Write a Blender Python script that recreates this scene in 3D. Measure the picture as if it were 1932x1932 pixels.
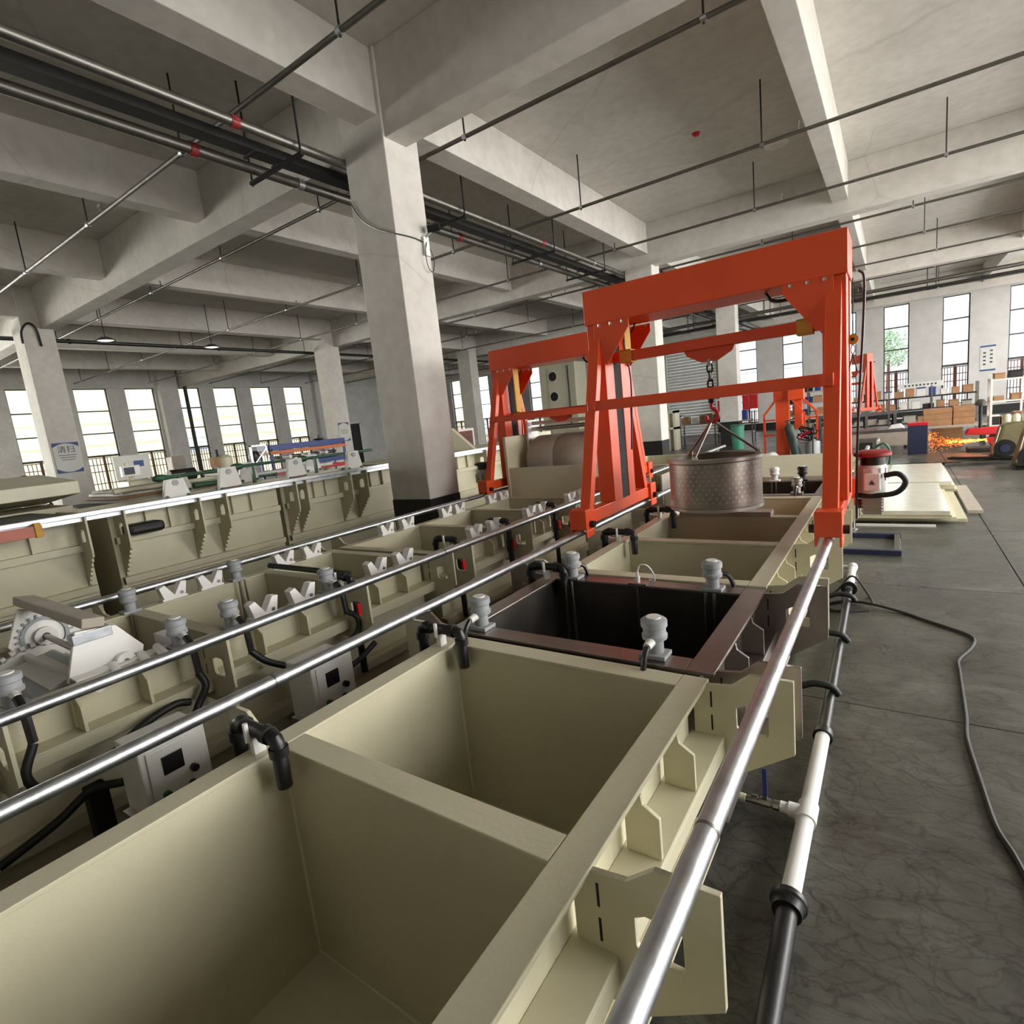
import bpy, bmesh, math, random
from mathutils import Matrix, Vector
from mathutils.geometry import tessellate_polygon

# ------------------------------------------------------------------ scene, camera, light
for o in list(bpy.data.objects):
    bpy.data.objects.remove(o, do_unlink=True)
scene = bpy.context.scene
col = scene.collection
R = math.radians
random.seed(7)

CAMZ = 1.95
def camera():
    yaw, pitch, roll = R(35.35), R(-9.24), R(-6.09)
    fwd = Vector((-math.sin(yaw) * math.cos(pitch), math.cos(yaw) * math.cos(pitch), math.sin(pitch)))
    right = Vector((math.cos(yaw), math.sin(yaw), 0))
    up = right.cross(fwd)
    r2 = right * math.cos(roll) + up * math.sin(roll)
    u2 = -right * math.sin(roll) + up * math.cos(roll)
    cd = bpy.data.cameras.new('camera')
    cd.sensor_fit = 'HORIZONTAL'
    cd.sensor_width = 36.0
    cd.lens = 36.0 * 1037.4 / 1932.0
    cd.clip_start = 0.05
    cd.clip_end = 400
    cam = bpy.data.objects.new('camera', cd)
    col.objects.link(cam)
    m = Matrix.Identity(4)
    for i in range(3):
        m[i][0] = r2[i]; m[i][1] = u2[i]; m[i][2] = -fwd[i]
    m[0][3], m[1][3], m[2][3] = 0, 0, CAMZ
    cam.matrix_world = m
    scene.camera = cam
camera()

w = bpy.data.worlds.new('overcast_sky')
scene.world = w
w.use_nodes = True
bg = w.node_tree.nodes['Background']
bg.inputs['Color'].default_value = (0.93, 0.96, 1.0, 1)
bg.inputs['Strength'].default_value = 2.5

def area(name, loc, rot, sx, sy, power, color=(1, 1, 1), portal=False):
    ld = bpy.data.lights.new(name, 'AREA')
    ld.shape = 'RECTANGLE'
    ld.size, ld.size_y = sx, sy
    ld.energy = power
    ld.color = color
    if portal:
        ld.cycles.is_portal = True
    lo = bpy.data.objects.new(name, ld)
    lo.location = loc
    lo.rotation_euler = rot
    col.objects.link(lo)
    return lo

XLEFT, YFAR, XRIGHT, YBACK = -31.35, 34.2, 7.3, -9.0
# daylight entering through the glazed right-hand wall
for yy, pw in ((5.0, 800), (13.5, 1200), (22.0, 900), (30.5, 600)):
    area('daylight_right', (XRIGHT + 1.4, yy, 3.6), (R(72), 0, R(90)), 8.0, 4.6, pw, (1.0, 0.975, 0.93))
for yy in (-5.0, 1.5):
    area('daylight_left', (XLEFT - 0.7, yy, 3.0), (R(90), 0, R(-90)), 6.0, 4.8, 3600, (1.0, 0.975, 0.93))
# sky portals in the window walls that the picture shows
area('portal_left', (XLEFT - 0.6, 14.0, 3.1), (R(90), 0, R(-90)), 20.0, 5.4, 1, portal=True)
area('portal_far', (-8.0, YFAR + 0.6, 3.1), (R(90), 0, R(180)), 32.0, 5.4, 1, portal=True)

vs = scene.view_settings
vs.view_transform = 'Standard'
vs.look = 'None'
vs.exposure = 0.42
vs.gamma = 1.0
vs.use_curve_mapping = False
scene.cycles.use_denoising = True
scene.cycles.max_bounces = 5
scene.cycles.diffuse_bounces = 4
scene.cycles.glossy_bounces = 3
scene.cycles.use_adaptive_sampling = True
scene.cycles.adaptive_threshold = 0.15
scene.cycles.sample_clamp_indirect = 6.0

# ------------------------------------------------------------------ materials
def lin(c):
    return tuple(((v / 255) / 12.92 if v / 255 <= 0.04045 else ((v / 255 + 0.055) / 1.055) ** 2.4) for v in c)

def mat(name, rgb, rough=0.5, metal=0.0, var=0.08, scale=3.0, bump=0.0, bscale=40.0, rgb2=None, lo=0.35, hi=0.7,
        spec=0.5, stretch=None, emit=0.0, rough_var=0.0, alpha=None, trans=0.0):
    m = bpy.data.materials.new(name)
    m.use_nodes = True
    nt = m.node_tree
    b = nt.nodes['Principled BSDF']
    b.inputs['Roughness'].default_value = rough
    b.inputs['Metallic'].default_value = metal
    b.inputs['Specular IOR Level'].default_value = spec
    if trans:
        b.inputs['Transmission Weight'].default_value = trans
    c = lin(rgb)
    c2 = lin(rgb2) if rgb2 else tuple(v * (1 - var * 2) for v in c)
    tc = nt.nodes.new('ShaderNodeTexCoord')
    src = tc.outputs['Object']
    if stretch:
        mp = nt.nodes.new('ShaderNodeMapping')
        mp.inputs['Scale'].default_value = stretch
        nt.links.new(src, mp.inputs['Vector'])
        src = mp.outputs['Vector']
    n = nt.nodes.new('ShaderNodeTexNoise')
    n.inputs['Scale'].default_value = scale
    n.inputs['Detail'].default_value = 6
    n.inputs['Roughness'].default_value = 0.6
    nt.links.new(src, n.inputs['Vector'])
    r = nt.nodes.new('ShaderNodeValToRGB')
    r.color_ramp.elements[0].position = lo
    r.color_ramp.elements[1].position = hi
    r.color_ramp.elements[0].color = (*c2, 1)
    r.color_ramp.elements[1].color = (*c, 1)
    nt.links.new(n.outputs['Fac'], r.inputs['Fac'])
    nt.links.new(r.outputs['Color'], b.inputs['Base Color'])
    if rough_var:
        mr = nt.nodes.new('ShaderNodeMapRange')
        mr.inputs['To Min'].default_value = rough - rough_var
        mr.inputs['To Max'].default_value = rough + rough_var
        nt.links.new(n.outputs['Fac'], mr.inputs['Value'])
        nt.links.new(mr.outputs['Result'], b.inputs['Roughness'])
    if bump:
        n2 = nt.nodes.new('ShaderNodeTexNoise')
        n2.inputs['Scale'].default_value = bscale
        n2.inputs['Detail'].default_value = 4
        nt.links.new(src, n2.inputs['Vector'])
        bp = nt.nodes.new('ShaderNodeBump')
        bp.inputs['Strength'].default_value = bump
        bp.inputs['Distance'].default_value = 0.02
        nt.links.new(n2.outputs['Fac'], bp.inputs['Height'])
        nt.links.new(bp.outputs['Normal'], b.inputs['Normal'])
    if emit:
        b.inputs['Emission Color'].default_value = (*c, 1)
        b.inputs['Emission Strength'].default_value = emit
    return m

M = {}
M['beige'] = mat('beige_plastic', (204, 198, 170), 0.42, var=0.035, scale=2.0, bump=0.05, bscale=60)
M['beige_dull'] = mat('beige_plastic_dull', (194, 188, 160), 0.5, var=0.05, scale=3.0, bump=0.05, bscale=60)
M['weld'] = mat('plastic_weld', (222, 217, 192), 0.45, var=0.06, scale=12.0)
M['steel_dark'] = mat('stainless_dark', (176, 166, 160), 0.36, 1.0, var=0.12, scale=4.0, rough_var=0.1)
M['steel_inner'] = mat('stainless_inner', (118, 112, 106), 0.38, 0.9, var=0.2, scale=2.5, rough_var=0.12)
M['steel'] = mat('brushed_steel', (176, 172, 166), 0.35, 1.0, var=0.1, scale=6.0, rough_var=0.1)
M['galv'] = mat('galvanised_steel', (208, 211, 215), 0.38, 1.0, var=0.12, scale=14.0, rough_var=0.08, bump=0.04, bscale=90)
M['galv_dull'] = mat('galvanised_pipe_dull', (128, 126, 120), 0.42, 0.9, var=0.12, scale=8.0, rough_var=0.08)
M['orange'] = mat('orange_paint', (222, 78, 34), 0.36, var=0.05, scale=2.0, bump=0.03, bscale=25)
M['black'] = mat('black_plastic', (26, 26, 27), 0.38, var=0.1, scale=8.0)
M['rubber'] = mat('black_rubber', (20, 20, 20), 0.55, var=0.1, scale=8.0)
M['grey'] = mat('grey_plastic', (158, 161, 163), 0.45, var=0.05, scale=8.0)
M['white'] = mat('white_plastic', (232, 230, 226), 0.42, var=0.03, scale=5.0)
M['white_paint'] = mat('white_paint', (222, 220, 214), 0.45, var=0.04, scale=5.0)
M['red'] = mat('red_plastic', (196, 30, 34), 0.4, var=0.06, scale=6.0)
M['blue'] = mat('blue_paint', (42, 62, 130), 0.45, var=0.08, scale=6.0)
M['navy'] = mat('navy_paint', (36, 42, 70), 0.5, var=0.1, scale=6.0)
M['yellow'] = mat('yellow_webbing', (206, 160, 62), 0.7, var=0.1, scale=20.0)
M['green'] = mat('green_paint', (48, 92, 66), 0.5, var=0.12, scale=6.0)
M['teal'] = mat('teal_plastic', (70, 150, 122), 0.5, var=0.08, scale=6.0)
M['brown'] = mat('brown_paint', (110, 66, 50), 0.5, var=0.12, scale=6.0)
M['wood'] = mat('pale_wood', (176, 132, 92), 0.65, var=0.15, scale=6.0, stretch=(1, 1, 8))
M['board'] = mat('grey_board', (172, 162, 148), 0.6, var=0.08, scale=6.0)
M['card'] = mat('cardboard', (170, 128, 88), 0.75, var=0.12, scale=5.0)
M['dark'] = mat('dark_void', (24, 22, 21), 0.8, var=0.1, scale=5.0)
M['darksteel'] = mat('dark_steel', (58, 56, 54), 0.5, 0.6, var=0.15, scale=5.0)
M['cream'] = mat('cream_enamel', (218, 214, 186), 0.4, var=0.04, scale=4.0)
M['olive'] = mat('olive_enamel', (112, 104, 70), 0.45, var=0.12, scale=5.0)
M['glass'] = mat('window_frame', (70, 66, 66), 0.5, var=0.1, scale=6.0)
M['pier'] = mat('rough_wall_paint', (205, 202, 198), 0.8, var=0.06, scale=2.2, bump=0.15, bscale=18)
M['paper'] = mat('poster_paper', (206, 206, 200), 0.6, var=0.05, scale=3.0)
M['posterblue'] = mat('poster_blue', (44, 74, 130), 0.6, var=0.05, scale=3.0)
M['ink'] = mat('printed_ink', (66, 70, 76), 0.7, var=0.05, scale=3.0)
M['spark'] = mat('spark_glow', (255, 118, 30), 0.5, emit=2.4, var=0.0)
M['spark_core'] = mat('spark_core_glow', (255, 150, 50), 0.5, emit=7.0, var=0.0)
M['shutter'] = mat('light_grey_shutter', (196, 196, 192), 0.45, var=0.05, scale=4.0)
M['pipe'] = mat('dull_grey_pipe', (104, 101, 94), 0.5, 0.55, var=0.12, scale=6.0)
M['drum'] = mat('drum_steel', (156, 146, 137), 0.4, 1.0, var=0.22, scale=5.0, rough_var=0.12)
M['drum_dot'] = mat('drum_perforation_glint', (178, 169, 160), 0.38, 1.0, var=0.05)  # perforations paler than the shell, their reflected glints put into the colour
M['bottle'] = mat('cylinder_green', (62, 78, 70), 0.5, var=0.1, scale=6.0)
M['oldred'] = mat('faded_red', (150, 38, 40), 0.5, var=0.1, scale=6.0)
M['lamp'] = mat('lamp_glow', (255, 250, 240), 0.5, emit=1.3, var=0.0)
M['facade_l'] = mat('cream_facade', (255, 247, 206), 0.8, var=0.02, scale=0.8)
M['facade_f'] = mat('white_facade', (236, 240, 240), 0.8, var=0.05, scale=0.5)
M['facade_win'] = mat('facade_window', (214, 221, 226), 0.6, var=0.1, scale=1.0)
M['leaf'] = mat('tree_leaf', (170, 196, 160), 0.7, var=0.2, scale=3.0)
M['yard'] = mat('yard_concrete', (170, 168, 162), 0.9, var=0.08, scale=1.0)
M['pane'] = None

def pane_mat():
    m = bpy.data.materials.new('window_glass')
    m.use_nodes = True
    nt = m.node_tree
    nt.nodes.clear()
    out = nt.nodes.new('ShaderNodeOutputMaterial')
    mix = nt.nodes.new('ShaderNodeMixShader')
    t = nt.nodes.new('ShaderNodeBsdfTransparent')
    g = nt.nodes.new('ShaderNodeBsdfGlossy')
    t.inputs['Color'].default_value = (0.96, 0.97, 0.96, 1)
    g.inputs['Roughness'].default_value = 0.05
    lw = nt.nodes.new('ShaderNodeLayerWeight')
    lw.inputs['Blend'].default_value = 0.15
    mul = nt.nodes.new('ShaderNodeMath'); mul.operation = 'MULTIPLY'; mul.inputs[1].default_value = 0.4
    nt.links.new(lw.outputs['Fresnel'], mul.inputs[0])
    nt.links.new(mul.outputs[0], mix.inputs['Fac'])
    nt.links.new(t.outputs[0], mix.inputs[1]); nt.links.new(g.outputs[0], mix.inputs[2])
    nt.links.new(mix.outputs[0], out.inputs['Surface'])
    return m
M['pane'] = pane_mat()

def concrete(name, base, dark, scale, stain, rough, bump, crack=0.0):
    m = bpy.data.materials.new(name)
    m.use_nodes = True
    nt = m.node_tree
    b = nt.nodes['Principled BSDF']
    tc = nt.nodes.new('ShaderNodeTexCoord')
    geo = nt.nodes.new('ShaderNodeNewGeometry')
    n1 = nt.nodes.new('ShaderNodeTexNoise'); n1.inputs['Scale'].default_value = scale; n1.inputs['Detail'].default_value = 8
    n1.inputs['Roughness'].default_value = 0.62
    n2 = nt.nodes.new('ShaderNodeTexNoise'); n2.inputs['Scale'].default_value = scale * 7; n2.inputs['Detail'].default_value = 6
    for n in (n1, n2):
        nt.links.new(geo.outputs['Position'], n.inputs['Vector'])
    r1 = nt.nodes.new('ShaderNodeValToRGB')
    r1.color_ramp.elements[0].position = 0.5 - stain; r1.color_ramp.elements[0].color = (*lin(dark), 1)
    r1.color_ramp.elements[1].position = 0.5 + stain * 0.6; r1.color_ramp.elements[1].color = (*lin(base), 1)
    nt.links.new(n1.outputs['Fac'], r1.inputs['Fac'])
    mx = nt.nodes.new('ShaderNodeMixRGB'); mx.blend_type = 'MULTIPLY'; mx.inputs['Fac'].default_value = 0.35
    r2 = nt.nodes.new('ShaderNodeValToRGB')
    r2.color_ramp.elements[0].position = 0.3; r2.color_ramp.elements[0].color = (0.72, 0.71, 0.7, 1)
    r2.color_ramp.elements[1].position = 0.6; r2.color_ramp.elements[1].color = (1, 1, 1, 1)
    nt.links.new(n2.outputs['Fac'], r2.inputs['Fac'])
    nt.links.new(r1.outputs['Color'], mx.inputs['Color1']); nt.links.new(r2.outputs['Color'], mx.inputs['Color2'])
    colout = mx.outputs['Color']
    if crack:
        v = nt.nodes.new('ShaderNodeTexVoronoi'); v.feature = 'DISTANCE_TO_EDGE'; v.inputs['Scale'].default_value = crack
        nz = nt.nodes.new('ShaderNodeTexNoise'); nz.inputs['Scale'].default_value = crack * 2.5; nz.inputs['Detail'].default_value = 5
        nt.links.new(geo.outputs['Position'], nz.inputs['Vector'])
        ad = nt.nodes.new('ShaderNodeMixRGB'); ad.blend_type = 'ADD'; ad.inputs['Fac'].default_value = 0.8
        nt.links.new(geo.outputs['Position'], ad.inputs['Color1']); nt.links.new(nz.outputs['Color'], ad.inputs['Color2'])
        nt.links.new(ad.outputs['Color'], v.inputs['Vector'])
        rc = nt.nodes.new('ShaderNodeValToRGB')
        rc.color_ramp.elements[0].position = 0.0; rc.color_ramp.elements[0].color = (0.8, 0.79, 0.78, 1)
        rc.color_ramp.elements[1].position = 0.002; rc.color_ramp.elements[1].color = (1, 1, 1, 1)
        nt.links.new(v.outputs['Distance'], rc.inputs['Fac'])
        m3 = nt.nodes.new('ShaderNodeMixRGB'); m3.blend_type = 'MULTIPLY'; m3.inputs['Fac'].default_value = 0.6
        nt.links.new(colout, m3.inputs['Color1']); nt.links.new(rc.outputs['Color'], m3.inputs['Color2'])
        colout = m3.outputs['Color']
    nt.links.new(colout, b.inputs['Base Color'])
    b.inputs['Roughness'].default_value = rough
    bp = nt.nodes.new('ShaderNodeBump'); bp.inputs['Strength'].default_value = bump; bp.inputs['Distance'].default_value = 0.02
    nt.links.new(n2.outputs['Fac'], bp.inputs['Height']); nt.links.new(bp.outputs['Normal'], b.inputs['Normal'])
    return m
M['plaster'] = concrete('white_plaster', (214, 210, 203), (192, 187, 179), 0.8, 0.3, 0.85, 0.12, crack=0.16)
M['wall'] = concrete('wall_plaster', (214, 212, 208), (190, 187, 182), 1.2, 0.3, 0.85, 0.15)
M['band'] = mat('black_skirting_paint', (22, 22, 24), 0.6, var=0.15, scale=3.0)

def floor_mat():
    m = bpy.data.materials.new('worn_concrete_floor')
    m.use_nodes = True
    nt = m.node_tree
    b = nt.nodes['Principled BSDF']
    geo = nt.nodes.new('ShaderNodeNewGeometry')
    def noise(scale, detail, rough, stretch=None, dist=0.0):
        n = nt.nodes.new('ShaderNodeTexNoise')
        n.inputs['Scale'].default_value = scale; n.inputs['Detail'].default_value = detail
        n.inputs['Roughness'].default_value = rough; n.inputs['Distortion'].default_value = dist
        if stretch:
            mp = nt.nodes.new('ShaderNodeMapping'); mp.inputs['Scale'].default_value = stretch[0]
            mp.inputs['Rotation'].default_value = stretch[1]
            nt.links.new(geo.outputs['Position'], mp.inputs['Vector']); nt.links.new(mp.outputs['Vector'], n.inputs['Vector'])
        else:
            nt.links.new(geo.outputs['Position'], n.inputs['Vector'])
        return n
    def ramp(n, p0, c0, p1, c1):
        r = nt.nodes.new('ShaderNodeValToRGB')
        r.color_ramp.elements[0].position = p0; r.color_ramp.elements[0].color = c0
        r.color_ramp.elements[1].position = p1; r.color_ramp.elements[1].color = c1
        nt.links.new(n.outputs['Fac'], r.inputs['Fac'])
        return r
    big = noise(0.9, 8, 0.65, dist=0.4)
    base = ramp(big, 0.32, (*lin((62, 60, 53)), 1), 0.68, (*lin((95, 94, 86)), 1))
    # tangled hair-thin scratches: edges of stretched, warped cells in three directions
    scr = noise(5.0, 10, 0.72, dist=0.8)
    cur = base.outputs['Color']
    mot = ramp(scr, 0.36, (0.74, 0.74, 0.73, 1), 0.66, (1.16, 1.16, 1.15, 1))
    mm = nt.nodes.new('ShaderNodeMixRGB'); mm.blend_type = 'MULTIPLY'; mm.inputs['Fac'].default_value = 1.0
    nt.links.new(cur, mm.inputs['Color1']); nt.links.new(mot.outputs['Color'], mm.inputs['Color2'])
    cur = mm.outputs['Color']
    warp = noise(2.6, 5, 0.6)
    for sc, ang, thr, amt in (((2.6, 9.5, 1), 10, 0.035, 0.45), ((2.2, 10.5, 1), -22, 0.03, 0.42), ((4.4, 7.0, 1), 48, 0.03, 0.35), ((1.0, 1.6, 1), 75, 0.006, 0.4)):
        wp = nt.nodes.new('ShaderNodeMixRGB'); wp.blend_type = 'ADD'; wp.inputs['Fac'].default_value = 0.3
        nt.links.new(geo.outputs['Position'], wp.inputs['Color1']); nt.links.new(warp.outputs['Color'], wp.inputs['Color2'])
        mp = nt.nodes.new('ShaderNodeMapping'); mp.inputs['Scale'].default_value = sc; mp.inputs['Rotation'].default_value = (0, 0, R(ang))
        nt.links.new(wp.outputs['Color'], mp.inputs['Vector'])
        v = nt.nodes.new('ShaderNodeTexVoronoi'); v.feature = 'DISTANCE_TO_EDGE'; v.inputs['Scale'].default_value = 1.0
        nt.links.new(mp.outputs['Vector'], v.inputs['Vector'])
        rv = nt.nodes.new('ShaderNodeMapRange'); rv.inputs['From Min'].default_value = 0.0; rv.inputs['From Max'].default_value = thr
        rv.inputs['To Min'].default_value = 1.0 - amt; rv.inputs['To Max'].default_value = 1.0
        nt.links.new(v.outputs['Distance'], rv.inputs['Value'])
        ml = nt.nodes.new('ShaderNodeMixRGB'); ml.blend_type = 'MULTIPLY'; ml.inputs['Fac'].default_value = 1.0
        nt.links.new(cur, ml.inputs['Color1']); nt.links.new(rv.outputs['Result'], ml.inputs['Color2'])
        cur = ml.outputs['Color']
    dust = noise(1.1, 9, 0.7, ((1, 2.2, 1), (0, 0, R(10))), 0.5)
    st = ramp(dust, 0.55, (0, 0, 0, 1), 0.78, (1, 1, 1, 1))
    k2 = nt.nodes.new('ShaderNodeMath'); k2.operation = 'MULTIPLY'; k2.inputs[1].default_value = 0.4
    mx2 = nt.nodes.new('ShaderNodeMixRGB'); mx2.blend_type = 'MIX'
    nt.links.new(st.outputs['Color'], k2.inputs[0]); nt.links.new(k2.outputs[0], mx2.inputs['Fac'])
    nt.links.new(cur, mx2.inputs['Color1']); mx2.inputs['Color2'].default_value = (*lin((150, 150, 142)), 1)
    nt.links.new(mx2.outputs['Color'], b.inputs['Base Color'])
    rr = nt.nodes.new('ShaderNodeMapRange'); rr.inputs['From Min'].default_value = 0.3; rr.inputs['From Max'].default_value = 0.7
    rr.inputs['To Min'].default_value = 0.2; rr.inputs['To Max'].default_value = 0.52
    nt.links.new(big.outputs['Fac'], rr.inputs['Value']); nt.links.new(rr.outputs['Result'], b.inputs['Roughness'])
    bp = nt.nodes.new('ShaderNodeBump'); bp.inputs['Strength'].default_value = 0.12; bp.inputs['Distance'].default_value = 0.01
    nt.links.new(scr.outputs['Fac'], bp.inputs['Height']); nt.links.new(bp.outputs['Normal'], b.inputs['Normal'])
    return m
M['floor'] = floor_mat()

# ------------------------------------------------------------------ mesh builder
def basis(d):
    d = Vector(d).normalized()
    a = Vector((0, 0, 1)) if abs(d.z) < 0.9 else Vector((1, 0, 0))
    u = d.cross(a).normalized()
    return u, d.cross(u).normalized(), d

class MB:
    def __init__(s):
        s.v = []; s.f = []; s.sm = []
    def add(s, vs, fs, smooth=False):
        k = len(s.v)
        s.v += [tuple(p) for p in vs]
        s.f += [tuple(i + k for i in f) for f in fs]
        s.sm += [smooth] * len(fs)
        return s
    def box(s, x0, x1, y0, y1, z0, z1):
        x0, x1 = min(x0, x1), max(x0, x1); y0, y1 = min(y0, y1), max(y0, y1); z0, z1 = min(z0, z1), max(z0, z1)
        return s.add([(x0, y0, z0), (x1, y0, z0), (x1, y1, z0), (x0, y1, z0), (x0, y0, z1), (x1, y0, z1), (x1, y1, z1), (x0, y1, z1)],
                     [(3, 2, 1, 0), (4, 5, 6, 7), (0, 1, 5, 4), (1, 2, 6, 5), (2, 3, 7, 6), (3, 0, 4, 7)])
    def hexa(s, b, t):
        return s.add(list(b) + list(t), [(3, 2, 1, 0), (4, 5, 6, 7), (0, 1, 5, 4), (1, 2, 6, 5), (2, 3, 7, 6), (3, 0, 4, 7)])
    def bar(s, p0, p1, wx, wy, up=None):
        p0, p1 = Vector(p0), Vector(p1); d = (p1 - p0).normalized()
        if up is None:
            u, v, _ = basis(d)
        else:
            u = Vector(up) - d * d.dot(Vector(up)); u.normalize(); v = d.cross(u)
        q = [u * wx / 2 * a + v * wy / 2 * b for a, b in ((-1, -1), (1, -1), (1, 1), (-1, 1))]
        return s.hexa([p0 + k for k in q], [p1 + k for k in q])
    def cyl(s, p0, p1, r, seg=16, r1=None, cap=True):
        p0, p1 = Vector(p0), Vector(p1); r1 = r if r1 is None else r1
        u, v, d = basis(p1 - p0); vs = []
        for k in range(seg):
            a = 2 * math.pi * k / seg; e = u * math.cos(a) + v * math.sin(a)
            vs.append(p0 + e * r)
        for k in range(seg):
            a = 2 * math.pi * k / seg; e = u * math.cos(a) + v * math.sin(a)
            vs.append(p1 + e * r1)
        s.add(vs, [(k, (k + 1) % seg, seg + (k + 1) % seg, seg + k) for k in range(seg)], True)
        if cap:
            k0 = len(s.v) - 2 * seg
            s.f += [tuple(k0 + i for i in range(seg))[::-1], tuple(k0 + seg + i for i in range(seg))]
            s.sm += [False, False]
        return s
    def tube(s, pts, r, seg=10, closed=False):
        pts = [Vector(p) for p in pts]; n = len(pts); vs = []; u = None
        for i, p in enumerate(pts):
            d = (pts[min(i + 1, n - 1)] - pts[max(i - 1, 0)]).normalized()
            if u is None:
                u = basis(d)[0]
            else:
                u = (u - d * u.dot(d)).normalized()
            v = d.cross(u)
            for k in range(seg):
                a = 2 * math.pi * k / seg
                vs.append(p + (u * math.cos(a) + v * math.sin(a)) * r)
        fs = [(i * seg + k, i * seg + (k + 1) % seg, (i + 1) * seg + (k + 1) % seg, (i + 1) * seg + k) for i in range(n - 1) for k in range(seg)]
        s.add(vs, fs, True)
        k0 = len(s.v) - n * seg
        s.f += [tuple(k0 + i for i in range(seg))[::-1], tuple(k0 + (n - 1) * seg + i for i in range(seg))]
        s.sm += [False, False]
        return s
    def lathe(s, prof, o=(0, 0, 0), axis=(0, 0, 1), seg=24, arc=2 * math.pi, cap=True):
        u, v, d = basis(axis); o = Vector(o); n = len(prof); full = abs(arc - 2 * math.pi) < 1e-6
        m = seg if full else seg + 1; vs = []
        for k in range(m):
            a = arc * k / seg; e = u * math.cos(a) + v * math.sin(a)
            for r, h in prof:
                vs.append(o + e * r + d * h)
        fs = []
        for k in range(seg):
            k2 = (k + 1) % m
            for j in range(n - 1):
                fs.append((k * n + j, k2 * n + j, k2 * n + j + 1, k * n + j + 1))
        return s.add(vs, fs, True)
    def prism(s, poly, o, ex, ey, th, hole=None):
        o, ex, ey = Vector(o), Vector(ex), Vector(ey); ez = ex.cross(ey).normalized()
        loops = [poly] + ([hole] if hole else [])
        flat = [p for l in loops for p in l]; n = len(flat)
        tris = tessellate_polygon([[Vector((p[0], p[1], 0)) for p in l] for l in loops])
        vs = [o + ex * p[0] + ey * p[1] + ez * (-th / 2) for p in flat] + [o + ex * p[0] + ey * p[1] + ez * (th / 2) for p in flat]
        fs = []
        def ar(t):
            a, b, c = (flat[i] for i in t)
            return (b[0] - a[0]) * (c[1] - a[1]) - (b[1] - a[1]) * (c[0] - a[0])
        for t in tris:
            t = tuple(t) if ar(t) > 0 else tuple(reversed(t))
            fs.append(tuple(reversed(t))); fs.append(tuple(i + n for i in t))
        k = 0
        for li, l in enumerate(loops):
            m = len(l); sa = sum(l[i][0] * l[(i + 1) % m][1] - l[(i + 1) % m][0] * l[i][1] for i in range(m))
            flip = (sa < 0) != (li == 1)
            for i in range(m):
                a, b = k + i, k + (i + 1) % m
                q = (a, b, b + n, a + n)
                fs.append(tuple(reversed(q)) if flip else q)
            k += m
        return s.add(vs, fs)
    def build(s, name, m, parent=None, bevel=0.0, loc=None):
        me = bpy.data.meshes.new(name)
        me.from_pydata(s.v, [], s.f)
        me.polygons.foreach_set('use_smooth', s.sm)
        me.update()
        me.materials.append(M[m] if isinstance(m, str) else m)
        if any(s.sm):
            me.set_sharp_from_angle(angle=R(42))
        o = bpy.data.objects.new(name, me)
        col.objects.link(o)
        if parent is not None:
            o.parent = parent
        if loc is not None:
            o.location = loc
        if bevel:
            b = o.modifiers.new('bevel', 'BEVEL'); b.width = bevel; b.segments = 2; b.limit_method = 'ANGLE'; b.angle_limit = R(40)
        return o

def tag(o, label=None, cat=None, group=None, kind=None):
    if label: o['label'] = label
    if cat: o['category'] = cat
    if group: o['group'] = group
    if kind: o['kind'] = kind
    return o
def thing(name, label, cat, loc=(0, 0, 0), group=None, rz=0):
    o = bpy.data.objects.new(name, None); o.empty_display_size = 0.1
    col.objects.link(o); o.location = loc; o.rotation_euler = (0, 0, rz)
    return tag(o, label, cat, group)
def struct(name, mb, m, parent=None, bevel=0.0, label=None):
    o = mb.build(name, m, parent, bevel)
    if parent is None: o['kind'] = 'structure'
    if label: o['label'] = label
    return o
def copy_tree(o, parent=None):
    c = o.copy(); col.objects.link(c); c.parent = parent
    for ch in list(o.children):
        copy_tree(ch, c)
    return c
def share(o, parent=None, loc=None):
    c = o.copy(); col.objects.link(c); c.parent = parent
    if loc is not None: c.location = loc
    return c
def smooth_path(pts, n=6):
    pts = [Vector(p) for p in pts]; out = []
    P = [pts[0] * 2 - pts[1]] + pts + [pts[-1] * 2 - pts[-2]]
    for i in range(1, len(P) - 2):
        p0, p1, p2, p3 = P[i - 1], P[i], P[i + 1], P[i + 2]
        for k in range(n):
            t = k / n
            out.append(0.5 * ((2 * p1) + (p2 - p0) * t + (2 * p0 - 5 * p1 + 4 * p2 - p3) * t * t + (3 * p1 - p0 - 3 * p2 + p3) * t ** 3))
    out.append(pts[-1])
    return out
def lettering(body, size, parent, loc, rot, m, align='CENTER'):
    cu = bpy.data.curves.new('lettering', 'FONT'); cu.body = body; cu.size = size
    cu.align_x = align; cu.align_y = 'CENTER'; cu.extrude = 0.002
    cu.materials.append(M[m])
    o = bpy.data.objects.new('lettering', cu); col.objects.link(o); o.parent = parent
    me_o = bpy.data.objects.new('lettering', None) if False else None
    bpy.context.view_layer.update()
    dg = bpy.context.evaluated_depsgraph_get()
    me = bpy.data.meshes.new_from_object(o.evaluated_get(dg))
    bpy.data.objects.remove(o, do_unlink=True)
    o = bpy.data.objects.new('lettering', me); col.objects.link(o); o.parent = parent
    o.location = loc; o.rotation_euler = rot
    return o
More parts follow.
